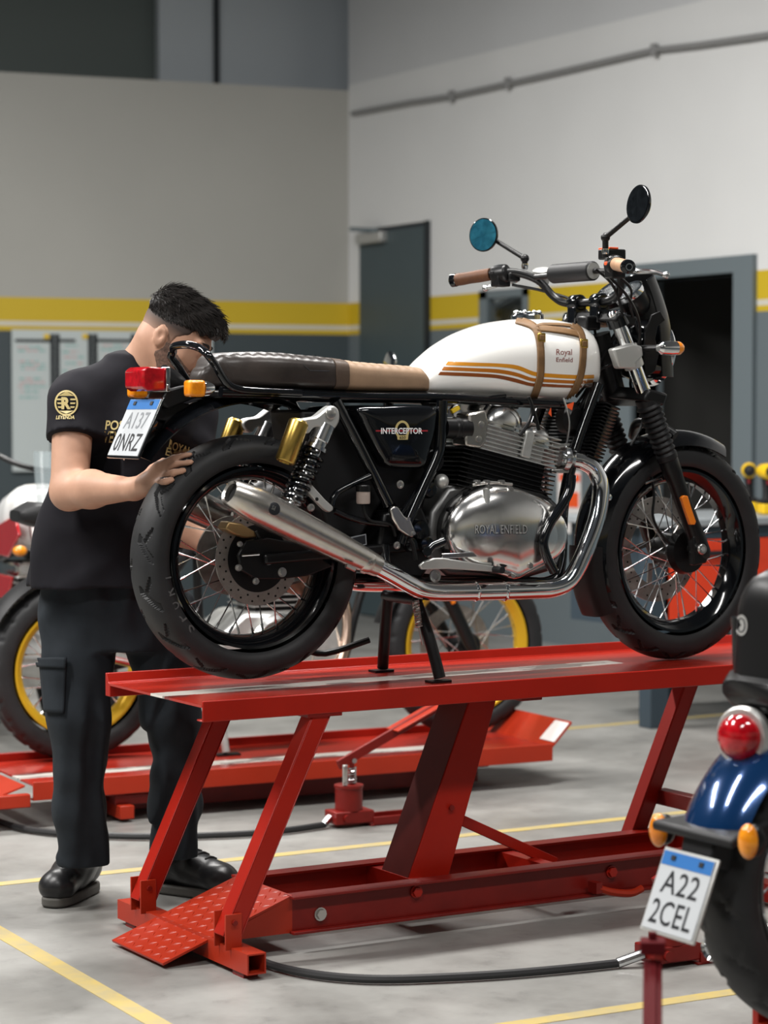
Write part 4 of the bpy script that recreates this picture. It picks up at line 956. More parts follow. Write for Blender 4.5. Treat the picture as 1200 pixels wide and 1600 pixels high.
# ------------------------------------------------------------------ tank
tt = sorted([zside(*p, 0) for p in ((640, 600), (645, 584), (655, 567), (670, 552), (690, 536), (720, 519), (755, 506.5), (790, 500), (825, 498), (860, 500.5), (890, 508), (908, 520), (920, 540), (926, 565))])
tbm = sorted([zside(*p, -.12) for p in ((640, 611), (680, 615), (760, 620), (840, 626.5), (885, 628), (905, 622), (920, 606))])
TX0, TX1 = tt[0][0], 1.085
def tank_sec(X, nn=44):
    s_ = (X-TX0)/(TX1-TX0); zt = spline_table(tt, X); zb = spline_table(tbm, X)
    hw = spline_table([(0, .070), (.12, .092), (.3, .118), (.5, .134), (.68, .140), (.82, .136), (.92, .120), (.975, .094), (1, .06)], s_)
    zm = zb+(zt-zb)*.42; pts = []
    for j in range(nn):
        a = 2*pi*j/nn; ca, sa = cos(a), sin(a); up_ = sa > 0
        e1, e2 = (.72, .90) if up_ else (.5, .62)
        y = hw*(1 if ca > 0 else -1)*abs(ca)**e1; z = zm+((zt-zm) if up_ else (zm-zb))*(1 if sa > 0 else -1)*abs(sa)**e2
        pts.append(V((X, y, z)))
    return pts
rows = [tank_sec(TX0+(TX1-TX0)*(1-cos(pi*i/56))/2) for i in range(57)]
mbt = MB().grid(rows, cv=True, capends=True); TB = mbt.bvh(); tank = mbt.build('fuel_tank', 'tank_white', bike, smooth=60)
# stripes follow two straights joined by a bend
def stripe_line(y0l, y0b, y0r, y1): return [(0, 0)]
def tstripe(l0, pts0, pts1, m): band(TB, pts0, pts1, 48, 3, .0007).build('tank_stripe', m, tank, recalc=False)
def curve(pl, n=40):
    P = [V((a, b, 0)) for a, b in pl]; q, _ = smooth_path(P, 8); return [(p.x, p.y) for p in q]
tstripe(0, curve([(700, 565), (740, 566.5), (780, 568), (808, 571), (832, 580), (850, 583), (900, 586), (928, 585.5)]), curve([(696, 570.5), (740, 572), (780, 573.5), (808, 577.5), (832, 586.5), (850, 589), (900, 592), (928, 591)]), 'stripe_orange')
tstripe(0, curve([(693.5, 573), (740, 575), (778, 577), (806, 582), (830, 590), (850, 592), (900, 594.5), (927, 593.5)]), curve([(690, 578.5), (740, 580.5), (778, 583), (806, 588), (830, 595.5), (850, 597), (900, 599.5), (926, 598)]), 'stripe_amber')
tstripe(0, curve([(688, 581), (740, 583), (776, 585.5), (804, 591), (828, 598), (850, 599.5), (900, 602), (925, 600)]), curve([(684.5, 586), (740, 588.5), (776, 591), (804, 597), (828, 603), (850, 604), (900, 606), (923, 604)]), 'stripe_brown')
decal_text(TB, 'Royal', (869, 557.5), (24.5, 0), (0, -12), .0008, bold=.008).build('tank_lettering', 'ink_maroon', tank, recalc=False)
decal_text(TB, 'Enfield', (869, 565.5), (25.5, .5), (0, -7), .0008, bold=.008).build('tank_lettering', 'ink_maroon', tank, recalc=False)
# leather straps
def strap(pl, wpx, parent, name='tank_strap', off=.003):
    P, _ = smooth_path([V((a, b, 0)) for a, b in pl], 10); L = []; R_ = []
    for i, p in enumerate(P):
        t = (P[min(i+1, len(P)-1)]-P[max(i-1, 0)]).normalized(); n_ = V((-t.y, t.x, 0)); L.append((p+n_*wpx/2)[:2]); R_.append((p-n_*wpx/2)[:2])
    mb = band(TB, L, R_, len(P)-1, 4, off); o = mb.build(name, 'strap_leather', parent, smooth=50, recalc=False)
    so_ = o.modifiers.new('thick', 'SOLIDIFY'); so_.thickness = .0025; so_.offset = 0; return o
st1 = strap([(806, 501), (826, 507), (836, 514), (841, 526), (844, 545), (844.5, 570), (843, 590), (838, 608), (832, 624)], 11, tank)
st2 = strap([(893, 508.5), (905, 518), (910, 535), (910, 560), (907, 583), (900, 603), (889, 624)], 10, tank)
st3 = strap([(838, 514), (856, 515), (876, 517.5), (895, 521), (906, 524)], 9, tank)
st4 = strap([(836, 511), (848, 508), (870, 508), (892, 510)], 4, tank)
for (px, py), par in (((844.5, 529), st1), ((910.5, 538), st2)):
    q = hit(TB, px, py, .006)
    if q: MB().box(q, (.026, .006, .026)).build('strap_buckle', 'gold_anodised', par, bevel=.003); MB().box(q+V((0, -.003, 0)), (.016, .004, .014)).build('buckle_tongue', 'strap_leather', par, bevel=.001)
q = onY(824, 497, 0); cap = MB().lathe([(.046, -.01), (.046, .008), (.040, .013), (.034, .016), (.001, .017)], q, (-.05, 0, 1), 30).build('fuel_cap', 'chrome', tank)
for i in range(8):
    a = 2*pi*i/8; MB().ball(q+V((.034*cos(a), .034*sin(a), .015)), .007, 8, 6).build('cap_knob', 'chrome', cap)

# ------------------------------------------------------------------ front end
fa_top, fa_bot = V((1.108, -.108, 1.68)), V((1.418, -.108, 1.0)); fax = (fa_bot-fa_top).normalized()
SR = Matrix.Rotation(PHI, 3, 'Z'); SC = V((1.15, 0, 0))
def steer(p): p = V(p); q = SR @ (p-SC); return q+SC
def fork(sgn):
    def at(t): p = fa_top+fax*t; return V((p.x+.006*0, p.y*(-sgn), p.z))
    t0 = at(0); ax = (at(1)-at(0)).normalized()
    fk = MB().lathe([(.001, -.008), (.018, -.007), (.024, 0), (.025, .012), (.027, .014), (.027, .04), (.0215, .042), (.0215, .285)], t0, ax, 26).build('fork_tube', 'chrome', bike)
    MB().lathe([(.0285, .105), (.0285, .17)], t0, ax, 26).build('fork_clamp', 'satin_silver', fk, bevel=.002)
    MB().lathe([(.031, .016), (.031, .042)], t0, ax, 24).build('yoke_collar', 'black_gloss', fk)
    prof = [(.024, .262), (.032, .265), (.032, .285)]
    for i in range(9): z = .288+i*.0165; prof += [(.0365-.0006*i, z+.004), (.0365-.0006*i, z+.007), (.029-.0004*i, z+.0125)]
    prof += [(.031, .44), (.031, .455), (.026, .46)]
    MB().lathe(prof, t0, ax, 26).build('fork_gaiter', 'black_plastic', fk, smooth=30)
    MB().lathe([(.025, .45), (.029, .46), (.028, .50), (.0255, .52), (.0245, .66), (.027, .70), (.027, .755), (.020, .772), (.001, .774)], t0, ax, 26).build('fork_lower', 'black_satin', fk)
    return fk, t0, ax
fkn, t0, ax = fork(1); fkf, _, _ = fork(-1)
e = onY(985, 556, -.13); MB().prism(S(-.14, (958, 545), (990, 536), (1004, 541), (1006, 556), (994, 568), (996, 576), (968, 576)), (0, .03, 0)).build('indicator_clamp', 'satin_silver', fkn, bevel=.006)
q = onY(1097, 858, -.135); MB().lathe([(.016, -.05), (.016, 0), (.013, .004), (.013, .006), (.001, .006)], q, (0, -1, 0), 24).build('front_axle', 'steel_bolt', fkn); MB().lathe([(.008, .006), (.008, .0065), (.001, .0065)], q, (0, -1, 0), 6).build('axle_socket', 'cast_alloy', fkn)
f = S(-.128, (1083, 838), (1104, 838), (1110, 862), (1104, 880), (1085, 884)); MB().prism(f, (0, .03, 0)).build('axle_lug', 'black_satin', fkn, bevel=.004)
f = S(-.142, (1065, 778), (1069, 774), (1075, 775), (1081, 795), (1088, 815), (1086, 820), (1079, 820), (1072, 800)); MB().prism(f, (0, .012, 0)).build('side_reflector', 'reflector_orange', fkn, bevel=.002)
# yokes
MB().prism([V((1.09, -.135, 1.652)), V((1.16, -.135, 1.640)), V((1.17, 0, 1.640)), V((1.16, .135, 1.640)), V((1.09, .135, 1.652)), V((1.06, 0, 1.66))], (.012, 0, .026)).build('top_yoke', 'black_satin', bike, bevel=.006)
MB().prism([V((1.19, -.14, 1.43)), V((1.26, -.14, 1.415)), V((1.26, .14, 1.415)), V((1.19, .14, 1.43)), V((1.15, 0, 1.44))], (.016, 0, .036)).build('lower_yoke', 'black_satin', bike, bevel=.008)
# front caliper on the far side
MB().prism(S(.08, (960, 805), (968, 800), (985, 803), (990, 825), (983, 850), (970, 862), (962, 850)), (0, .045, 0)).build('front_caliper', 'caliper_bronze', bike, bevel=.006)
MB().tube(S(-.06, (1018, 745), (1022, 775), (1020, 805), (1030, 830), (1052, 855)), .004, 8, sm=5).build('sensor_cable', 'black_satin', bike)
# front mudguard
rows = []
for i in range(40):
    a = radians(62+138*i/39); rr = .352; hwid = .066; row = []
    for j in range(13):
        y = -hwid+2*hwid*j/12; drop = 1.2*(y/hwid)**4*.03+.5*y*y*4; row.append(FM @ V(((rr-drop)*cos(a), y, (rr-drop)*sin(a))))
    rows.append(row)
mg = MB().shell(rows, .004).build('front_mudguard', 'black_gloss', bike, smooth=50)
rows = []
for i in range(16):
    a = radians(176+34*i/15); rr = .358; hwid = .07; row = []
    for j in range(13):
        y = -hwid+2*hwid*j/12; drop = .034*(y/hwid)**4; row.append(FM @ V(((rr-drop)*cos(a), y, (rr-drop)*sin(a))))
    rows.append(row)
MB().shell(rows, .005).build('mud_flap', 'black_plastic', mg, smooth=50)
for px, py in ((951, 777), (1036, 745)): q = onY(px, py, -.078); MB().lathe([(.009, 0), (.009, .004), (.001, .006)], q, (0, -1, 0), 14).build('mudguard_bolt', 'chrome', mg)
MB().tube(S(-.08, (1008, 755), (1022, 750), (1036, 744)), .004, 8).build('mudguard_stay', 'chrome_soft', mg)
MB().tube([V((1.33, -.10, 1.33)), V((1.30, -.04, 1.365)), V((1.30, .04, 1.365)), V((1.33, .10, 1.33))], .016, 12, sm=4).build('fork_brace', 'black_satin', bike)
# headlamp, flyscreen, gauges
hl = V((1.285, 0, 1.575)); ha = V((1, .05, -.08)).normalized()
hb = MB().lathe([(.001, -.095), (.04, -.09), (.075, -.06), (.088, -.02), (.088, .03)], hl, ha, 32).build('headlamp', 'black_gloss', bike, smooth=60)
MB().lathe([(.089, .02), (.097, .028), (.099, .04), (.092, .05), (.086, .048), (.086, .03)], hl, ha, 36).build('headlamp_rim', 'chrome', hb); MB().lathe([(.087, .045), (.06, .06), (.001, .066)], hl, ha, 32).build('headlamp_glass', 'chrome_soft', hb)
rows = []
for i in range(19):
    u = i/18; z = 1.50+.300*u; row = []
    for j in range(21):
        a = radians(-82+164*j/20); rad = .118-.018*u; x = 1.255+(.112-.035*u**2)*cos(a)-.075*max(0, u-.45)**1.5
        row.append(V((x, rad*sin(a)*(1-.25*max(0, u-.6)), z-.03*(1-cos(a))*u)))
    rows.append(row)
fs_ = MB().shell(rows, .004).build('flyscreen', 'black_satin', bike, smooth=60)
edge = [rows[i][0] for i in range(19)]+[rows[-1][j] for j in range(1, 21)]+[rows[i][-1] for i in range(17, -1, -1)]
MB().tube([rows[-1][j] for j in range(21)], .0022, 6).build('flyscreen_trim', 'black_gloss', fs_)
MB().tube([rows[i][11]+V((.003, 0, 0)) for i in range(2, 19)], .0022, 6).build('flyscreen_rib', 'chrome_soft', fs_)
f = S(-.115, (1010, 590), (1006, 560), (1008, 520), (1018, 492), (1032, 486), (1040, 500), (1028, 510), (1024, 530), (1030, 552), (1024, 580)); MB().prism(f, (0, .006, 0)).build('headlamp_bracket', 'black_satin', bike, bevel=.002)
mat('instrument_glass', (.03, .035, .04), .08, spec=.6)
def gauge(c, n):
    c = V(c); n = V(n).normalized(); g = MB().lathe([(.001, -.075), (.030, -.072), (.044, -.05), (.046, 0)], c, n, 30).build('instrument', 'black_satin', bike, smooth=50)
    MB().lathe([(.0455, -.012), (.047, -.004), (.047, .004), (.044, .007), (.041, .0055), (.041, 0)], c, n, 32, closed=True).build('instrument_bezel', 'chrome', g); MB().lathe([(.042, .0035), (.001, .0035)], c, n, 26).build('instrument_face', 'instrument_glass', g)
gauge(onY(982, 456, -.058), (-.62, -.02, .78)); gauge(onY(954, 454, .058), (-.62, .02, .78))
# handlebar
hbp = [(.912, -.385, 1.786), (.962, -.275, 1.800), (1.00, -.225, 1.803), (1.055, -.185, 1.78), (1.082, -.15, 1.735), (1.09, -.10, 1.712), (1.09, 0, 1.71)]
HBm = [V(p) for p in hbp]; HB = [steer(p) for p in HBm]+[steer(V((p.x, -p.y, p.z))) for p in reversed(HBm[:-1])]
hbar = MB().tube(HB, .0115, 14, sm=5).build('handlebar', 'black_satin', bike)
for s_ in (-1, 1):
    c = steer(V((1.09, s_*.05, 1.695))); MB().lathe([(.022, -.022), (.024, -.018), (.024, .018), (.022, .022)], steer(V((1.09, s_*.05, 1.71))), (0, 1, 0), 20).box(c+V((0, 0, -.02)), (.04, .04, .05)).build('bar_clamp', 'black_gloss', bike, bevel=.004)
pa, pb = steer(V((1.025, -.105, 1.792))), steer(V((1.025, .075, 1.792))); cp_ = MB().lathe([(.001, 0), (.024, 0), (.0275, .004), (.0275, .176), (.024, .18), (.001, .18)], pa, pb-pa, 24).build('crossbar_pad', 'black_plastic', hbar)
MB().lathe([(.001, -.0012), (.023, -.0012), (.023, .0)], pa, pb-pa, 24).build('pad_end', 'satin_silver', cp_); MB().tube([steer(V((1.045, -.195, 1.788))), pa+V((0, .01, 0)), steer(V((1.045, .195, 1.788)))], .008, 10).build('crossbar', 'black_satin', hbar)
def grip(sgn, m):
    a = steer(V((.912-.008, -.40*sgn, 1.784))); b = steer(V((.958, -.285*sgn, 1.799))); ax = b-a; L = ax.length
    g = MB().lathe([(.016, 0), (.0175, .004), (.0185, .03), (.0175, .06), (.0185, .09), (.018, L)], a, ax, 22).build('grip', m, hbar)
    MB().lathe([(.001, -.006), (.012, -.006), (.019, -.001), (.0195, .014), (.018, .016)], a, ax, 22).build('bar_end', 'black_gloss', g); MB().lathe([(.007, -.0075), (.010, -.0075), (.010, -.006), (.007, -.006)], a, ax, 18, closed=True).build('bar_end_ring', 'chrome_soft', g)
    c = steer(V((.975, -.258*sgn, 1.798))); sw = MB().lathe([(.019, -.026), (.027, -.022), (.029, 0), (.027, .022), (.019, .026)], c, ax, 18).box(c+V((0, 0, -.016)), (.045, .04, .04)).build('switch_housing', 'black_satin', hbar, bevel=.004)
    MB().box(c+V((-.028, 0, .004)), (.008, .014, .010)).build('switch', 'orange_flag' if sgn > 0 else 'black_plastic', sw, bevel=.002)
    # lever
    l0 = steer(V((1.0, -.24*sgn, 1.788))); pts = [l0, steer(V((1.038, -.27*sgn, 1.784))), steer(V((1.046, -.33*sgn, 1.780))), steer(V((1.036, -.385*sgn, 1.770))), steer(V((1.03, -.405*sgn, 1.766)))]
    lv = MB().tube(pts, [.009, .009, .0075, .0065, .006], 10, sm=4).ball(pts[-1], .0105, 12, 8).build('lever', 'chrome_soft', hbar)
    MB().box(steer(V((1.0, -.235*sgn, 1.79))), (.04, .03, .026)).build('lever_perch', 'black_satin', hbar, bevel=.005)
grip(1, 'grip_tan'); grip(-1, 'grip_leather')
# master cylinder cup (far side) and box (near side)
q = onY(847, 428, .20); MB().lathe([(.018, -.03), (.022, -.01), (.0265, 0), (.0265, .012), (.024, .014), (.001, .013)], q, (-.25, -.25, 1), 26).build('clutch_cup', 'satin_silver', hbar)
c = steer(V((1.0, -.215, 1.83))); mc = MB().box(c, (.06, .05, .028)).build('master_cylinder', 'black_satin', hbar, bevel=.004); MB().box(c+V((-.012, 0, .016)), (.03, .052, .005)).build('cylinder_cap', 'orange_flag', mc, bevel=.001)
def mirror(base, knee, disc, n, rx, m):
    base, knee, disc = V(base), V(knee), V(disc); n = V(n).normalized()
    ms = MB().tube([base, knee-V((0, 0, .004))], .0085, 12).ball(knee, .013, 14, 10).tube([knee, disc-n*.018], [.0075, .0065], 12).build('mirror_stem', 'black_satin', bike)
    MB().lathe([(.008, -.0125), (.010, -.004), (.010, .004)], base+(knee-base)*.35, (knee-base), 12).build('stem_nut', 'chrome', ms)
    MB().lathe([(.001, -.024), (.020, -.022), (rx*.8, -.012), (rx, -.002), (rx, .003), (rx*.94, .004)], disc, n, 32).build('mirror_shell', 'black_gloss', ms, smooth=60); MB().lathe([(rx*.93, .0052), (.001, .0052)], disc, n, 28).build('mirror_glass', m, ms)
mirror(onY(820, 420, .275), onY(820, 404, .275), onY(756, 367, .40), (-.93, -.40, .02), .050, 'mirror_blue')
mirror(onY(946, 402, -.262), onY(946, 371, -.262), onY(998, 319, -.40), (-.99, .03, .12), .052, 'mirror_glass')
# front indicators
for s_ in (-1, 1):
    q = onY(1046, 544, -.19); c = V((q.x, q.y*(-s_), q.z)); it = MB().lathe([(.010, -.04), (.019, -.03), (.0205, 0), (.0195, .022)], c, (1, 0, 0), 20).build('front_indicator', 'chrome', bike); MB().lathe([(.0195, .022), (.019, .034), (.012, .044), (.001, .046)], c, (1, 0, 0), 20).build('indicator_lens', 'lens_amber', it)
    MB().tube([c+V((-.015, 0, 0)), V((c.x-.05, c.y*.55, c.z))], .010, 10).build('indicator_stalk', 'black_satin', it)
# cables
cab = [[(930, 420, -.2), (960, 450, -.16), (975, 510, -.12), (965, 560, -.10), (935, 580, -.07), (900, 620, -.07)], [(948, 428, -.22), (985, 470, -.2), (1000, 520, -.15), (985, 600, -.06), (1005, 650, -.03), (990, 690, -.02), (965, 740, .0)], [(800, 445, .24), (850, 455, .2), (905, 475, .1), (930, 520, .03), (920, 600, -.02), (885, 650, -.06)], [(957, 425, -.24), (985, 450, -.2), (985, 480, -.15), (1000, 530, -.1)], [(940, 620, -.09), (912, 650, -.10), (900, 690, -.10), (893, 740, -.11)]]
for k in cab: MB().tube([onY(*p) for p in k], .0042, 8, sm=7).build('control_cable', 'black_satin', bike)
MB().tube([onY(*p) for p in ((880, 622, -.14), (890, 660, -.14), (884, 700, -.13))], .003, 6, sm=5).build('control_cable', 'chrome_soft', bike)
for k in (((900, 578, -.02), (925, 566, -.02), (965, 540, -.03)), ((895, 660, -.05), (925, 600, -.04), (940, 560, -.03), (975, 500, -.02))): MB().tube([onY(*p) for p in k], .006, 8, sm=5).build('wiring_loom', 'black_plastic', bike)
q = onY(920, 505, -.04); MB().box(q, (.05, .05, .04)).build('ignition_lock', 'black_satin', bike, bevel=.006)

# ================================================================== the mechanic (smooth-blended volumes -> continuous surfaces)
class Field:
    def __init__(s, lo, hi, h):
        s.lo = np.array(lo, dtype=np.float64); s.h = h; s.n = np.ceil((np.array(hi)-s.lo)/h).astype(int)+1
        s.ax = [s.lo[i]+h*np.arange(s.n[i]) for i in range(3)]; s.d = np.full(tuple(s.n), .06, dtype=np.float32)
    def block(s, lo, hi, m=.05):
        sl = []
        for i in range(3):
            a = max(0, int((lo[i]-m-s.lo[i])/s.h)); b = min(s.n[i], int((hi[i]+m-s.lo[i])/s.h)+2); sl.append(slice(a, max(b, a)))
        if any(q.stop <= q.start for q in sl): return None, None
        P = np.stack(np.meshgrid(s.ax[0][sl[0]], s.ax[1][sl[1]], s.ax[2][sl[2]], indexing='ij'), -1); return tuple(sl), P
    def blend(s, sl, d, k):
        a = s.d[sl]
        if k > 0: hh = np.maximum(k-np.abs(a-d), 0)/k; s.d[sl] = np.minimum(a, d)-hh*hh*k*.25
        else: s.d[sl] = np.minimum(a, d)
    def cone(s, a, b, ra, rb, k=.015, flat=None):
        a = np.array(a); b = np.array(b); r = max(ra, rb); sl, P = s.block(np.minimum(a, b)-r, np.maximum(a, b)+r)
        if sl is None: return
        ab = b-a; t = np.clip(((P-a)@ab)/max(ab@ab, 1e-9), 0, 1); q = P-a-t[..., None]*ab
        if flat is not None:
            n, f = np.array(flat[0]), flat[1]; qn = q@n; q = q+(qn*(1/f-1))[..., None]*n
        s.blend(sl, np.linalg.norm(q, axis=-1)-(ra+(rb-ra)*t), k)
    def ell(s, c, axes, rad, k=.015, sub=False, kk=.01):
        c = np.array(c); r = max(rad); sl, P = s.block(c-r, c+r)
        if sl is None: return
        q = P-c; d2 = sum(((q@np.array(ax))/rr)**2 for ax, rr in zip(axes, rad)); d = (np.sqrt(d2)-1)*min(rad)
        if sub:
            a = s.d[sl]; hh = np.maximum(kk-np.abs(a+d), 0)/kk; s.d[sl] = np.maximum(a, -d)+hh*hh*kk*.25
        else: s.blend(sl, d, k)
    def stack(s, secs, X, Y, k=.02):
        """secs: (centre, half width, half depth) from low z to high z"""
        cs = np.array([q[0] for q in secs]); aa = np.array([q[1] for q in secs]); bb = np.array([q[2] for q in secs]); m = max(aa.max(), bb.max())
        sl, P = s.block(cs.min(0)-[m, m, 0], cs.max(0)+[m, m, 0])
        z = P[..., 2]; zs = cs[:, 2]; cx = np.interp(z, zs, cs[:, 0]); cy = np.interp(z, zs, cs[:, 1]); a = np.interp(z, zs, aa); b = np.interp(z, zs, bb)
        qx = (P[..., 0]-cx)*X[0]+(P[..., 1]-cy)*X[1]; qy = (P[..., 0]-cx)*Y[0]+(P[..., 1]-cy)*Y[1]
        e = 2.4; d = ((np.abs(qx/a)**e+np.abs(qy/b)**e)**(1/e)-1)*np.minimum(a, b)
        d = np.maximum(d, np.maximum(zs[0]-z, z-zs[-1])); s.blend(sl, d, k)
    def cut(s, p, n, lo, hi):
        """remove the side n points to, inside a box"""
        sl, P = s.block(lo, hi, 0); n = np.array(V(n).normalized()); s.d[sl] = np.maximum(s.d[sl], (P-np.array(p))@n)
    def warp(s, fn):
        P = np.stack(np.meshgrid(*s.ax, indexing='ij'), -1); near = np.abs(s.d) < .04; s.d[near] += fn(P[near]).astype(np.float32)
    def mesh(s):
        d = s.d; sg = d < 0; nx, ny, nz = (q-1 for q in d.shape); cnt = np.zeros((nx, ny, nz), np.float32); acc = np.zeros((nx, ny, nz, 3), np.float32)
        cor = [(i, j, k) for i in (0, 1) for j in (0, 1) for k in (0, 1)]
        def g(A, c): return A[c[0]:c[0]+nx, c[1]:c[1]+ny, c[2]:c[2]+nz]
        for a in cor:
            for ax in range(3):
                if a[ax]: continue
                b = list(a); b[ax] = 1; da, db = g(d, a), g(d, b); m = g(sg, a) != g(sg, b); t = np.where(m, da/np.where(m, da-db, 1), 0)
                for q in range(3): acc[..., q] += np.where(m, a[q]+(t if q == ax else 0), 0)
                cnt += m
        act = cnt > 0; idx = np.full(act.shape, -1, np.int64); idx[act] = np.arange(act.sum()); cell = np.argwhere(act); vs = s.lo+(cell+acc[act]/cnt[act][:, None])*s.h; fs = []
        for ax in range(3):
            o1, o2 = [q for q in range(3) if q != ax]; sl = [slice(1, -1)]*3; sl[ax] = slice(0, -1)
            up = [slice(1, -1)]*3; up[ax] = slice(1, None); A = sg[tuple(sl)]; B = sg[tuple(up)]; ch = np.argwhere(A != B)
            if not len(ch): continue
            base = ch.copy()
            for q in (o1, o2): base[:, q] += 1
            def cid(d1, d2): c = base.copy(); c[:, o1] += d1; c[:, o2] += d2; return idx[c[:, 0], c[:, 1], c[:, 2]]
            q = np.stack([cid(-1, -1), cid(0, -1), cid(0, 0), cid(-1, 0)], 1); inside = A[tuple(ch.T)]; flip = inside if ax != 1 else ~inside
            q[~flip] = q[~flip][:, ::-1]; fs.append(q)
        f = np.concatenate(fs); f = f[(f >= 0).all(1)]; mb = MB(); mb.v = [V(p) for p in vs]; mb.f = [tuple(int(i) for i in q) for q in f]; return mb
def relax(mb, it, lam=.5):
    """few rounds of neighbour averaging to melt the voxel steps"""
    v = np.array([tuple(p) for p in mb.v]); f = np.array(mb.f); e = np.concatenate([f[:, [0, 1]], f[:, [1, 2]], f[:, [2, 3]], f[:, [3, 0]]]); e = np.concatenate([e, e[:, ::-1]])
    deg = np.bincount(e[:, 0], minlength=len(v))[:, None]
    for _ in range(it):
        a = np.zeros_like(v)
        for q in range(3): a[:, q] = np.bincount(e[:, 0], weights=v[e[:, 1], q], minlength=len(v))
        v = v+(a/np.maximum(deg, 1)-v)*lam
    mb.v = [V(p) for p in v]; return mb
HR = V((RV.x, RV.y, 0)).normalized(); HD = V((DV.x, DV.y, 0)).normalized()   # horizontal image-right and away
Zu = V((0, 0, 1))
man = empty('person', onZ(190, 1420, 0), 'standing man in black t-shirt and dark work trousers, hand on the rear tyre', 'person')
J = dict(pel=dep(172, 925, 6.62), rhip=dep(122, 945, 6.62), lhip=dep(232, 945, 6.66), rknee=dep(122, 1125, 6.56), lknee=dep(270, 1130, 6.66), rank=dep(132, 1352, 6.62), lank=dep(266, 1350, 6.74),
         waist=dep(172, 830, 6.6), chest=dep(205, 690, 6.54), neck=dep(222, 580, 6.52), skb=dep(256, 548, 6.49), rsh=dep(116, 625, 6.44), lsh=dep(300, 650, 6.62), relb=dep(108, 768, 6.36), rwr=dep(210, 764, 6.17),
         lelb=dep(286, 826, 6.50), lwr=dep(425, 893, 6.42), lhand=dep(462, 910, 6.40))
# head frame: looks down to image right
ha_ = radians(35); HF = (HR*cos(ha_)-Zu*sin(ha_)); HF = (HF-HD*.10).normalized(); HS = (-HD-HF*(-HD).dot(HF)).normalized(); HU = HS.cross(HF); HU = HU if HU.z > 0 else -HU
HC = dep(277, 521, 6.47)
def hp3(f, u, s_=0.0): return HC+HF*f+HU*u+HS*s_
lo = (min(J['relb'].x, J['rank'].x)-.2, -.12, .05); hi = (.62, 1.0, 1.85)
F = Field((-.75, -.10, .03), (.45, 1.0, 1.80), .0052)
T3 = lambda *k: [np.array(J[q]) for q in k]
F.stack([(J['pel']+Zu*-.06, .10, .07), (J['waist'], .09, .07), (J['chest']+HD*.03, .065, .06), (J['neck']-Zu*.06, .06, .05)], HR, HD, .03)
for a, b, ra, rb in (('rsh', 'relb', .058, .050), ('lsh', 'lelb', .050, .044), ('lelb', 'lwr', .045, .030)): F.cone(J[a], J[b], ra, rb, .03)
mid = J['relb'].lerp(J['rwr'], .35)+Zu*.004; F.cone(J['relb'], mid, .049, .050, .02); F.cone(mid, J['rwr'], .049, .0285, .02)
for pl_, rr_ in (([dep(122, 955, 6.62), dep(122, 1120, 6.58), dep(126, 1260, 6.63), dep(130, 1300, 6.65)], (.07, .05, .045, .034)), ([dep(245, 955, 6.66), dep(270, 1120, 6.67), dep(276, 1260, 6.74), dep(270, 1300, 6.77)], (.07, .05, .045, .034))):
    for i in range(3): F.cone(pl_[i], pl_[i+1], rr_[i], rr_[i+1], .03)
F.cone(J['neck']-Zu*.03, J['skb'], .066, .062, .03); F.cone(J['neck'], hp3(-.03, -.05), .06, .06, .02)
F.cone(J['rsh'], J['neck'], .05, .05, .04); F.cone(J['lsh'], J['neck'], .05, .05, .04)
F.cone(J['lwr'], J['lhand'], .030, .034, .015)
for q in ((478, 898), (482, 908), (482, 918), (474, 928)): F.cone(J['lhand'], dep(*q, 6.36), .011, .009, .004)
# head
HA = [tuple(HF), tuple(HS), tuple(HU)]
EA = [tuple((HF*.9+HU*.42).normalized()), tuple(HS), tuple((HU*.9-HF*.42).normalized())]
def head(F, e=0.0, ears=True):
    F.ell(hp3(-.005, .012), HA, (.098+e, .074+e, .090+e), .02); F.ell(hp3(.040, -.055), HA, (.052+e, .060+e, .078+e), .03)
    for sd_ in (-1, 1): F.cone(hp3(.0, -.066, sd_*.052), hp3(.070, -.120, sd_*.022), .016+e, .018+e, .03)
    F.ell(hp3(.076, -.120), HA, (.024+e, .028+e, .02+e), .02); F.cone(hp3(.088, .002), hp3(.112, -.046), .008+e, .0125+e, .010); F.ell(hp3(.102, -.052), HA, (.012+e, .019+e, .010+e), .008)
    for sd_ in (-1, 1):
        F.cone(hp3(.090, .014, sd_*.016), hp3(.076, .016, sd_*.05), .010+e, .009+e, .012); F.ell(hp3(.094, -.010, sd_*.032), HA, (.016-e, .015-e, .011-e), sub=True, kk=.012); F.ell(hp3(.080, -.011, sd_*.031), HA, (.012+e, .013+e, .012+e), .004)
        F.cone(hp3(.052, -.044, sd_*.044), hp3(.07, -.044, sd_*.034), .016+e, .014+e, .02)
        if ears: F.ell(hp3(-.020, -.032, sd_*.077), EA, (.0185, .012, .031), .004); F.ell(hp3(-.015, -.027, sd_*.096), EA, (.0125, .0165, .021), sub=True, kk=.004); F.ell(hp3(-.008, -.036, sd_*.084), EA, (.006, .006, .008), .004)
    F.cone(hp3(.092, -.084, -.018), hp3(.092, -.084, .018), .007+e, .007+e, .006); F.cone(hp3(.090, -.094, -.015), hp3(.090, -.094, .015), .0075+e, .0075+e, .005)
    F.cone(J['neck'], hp3(-.03, -.05), .06+e, .06+e, .02)
head(F)
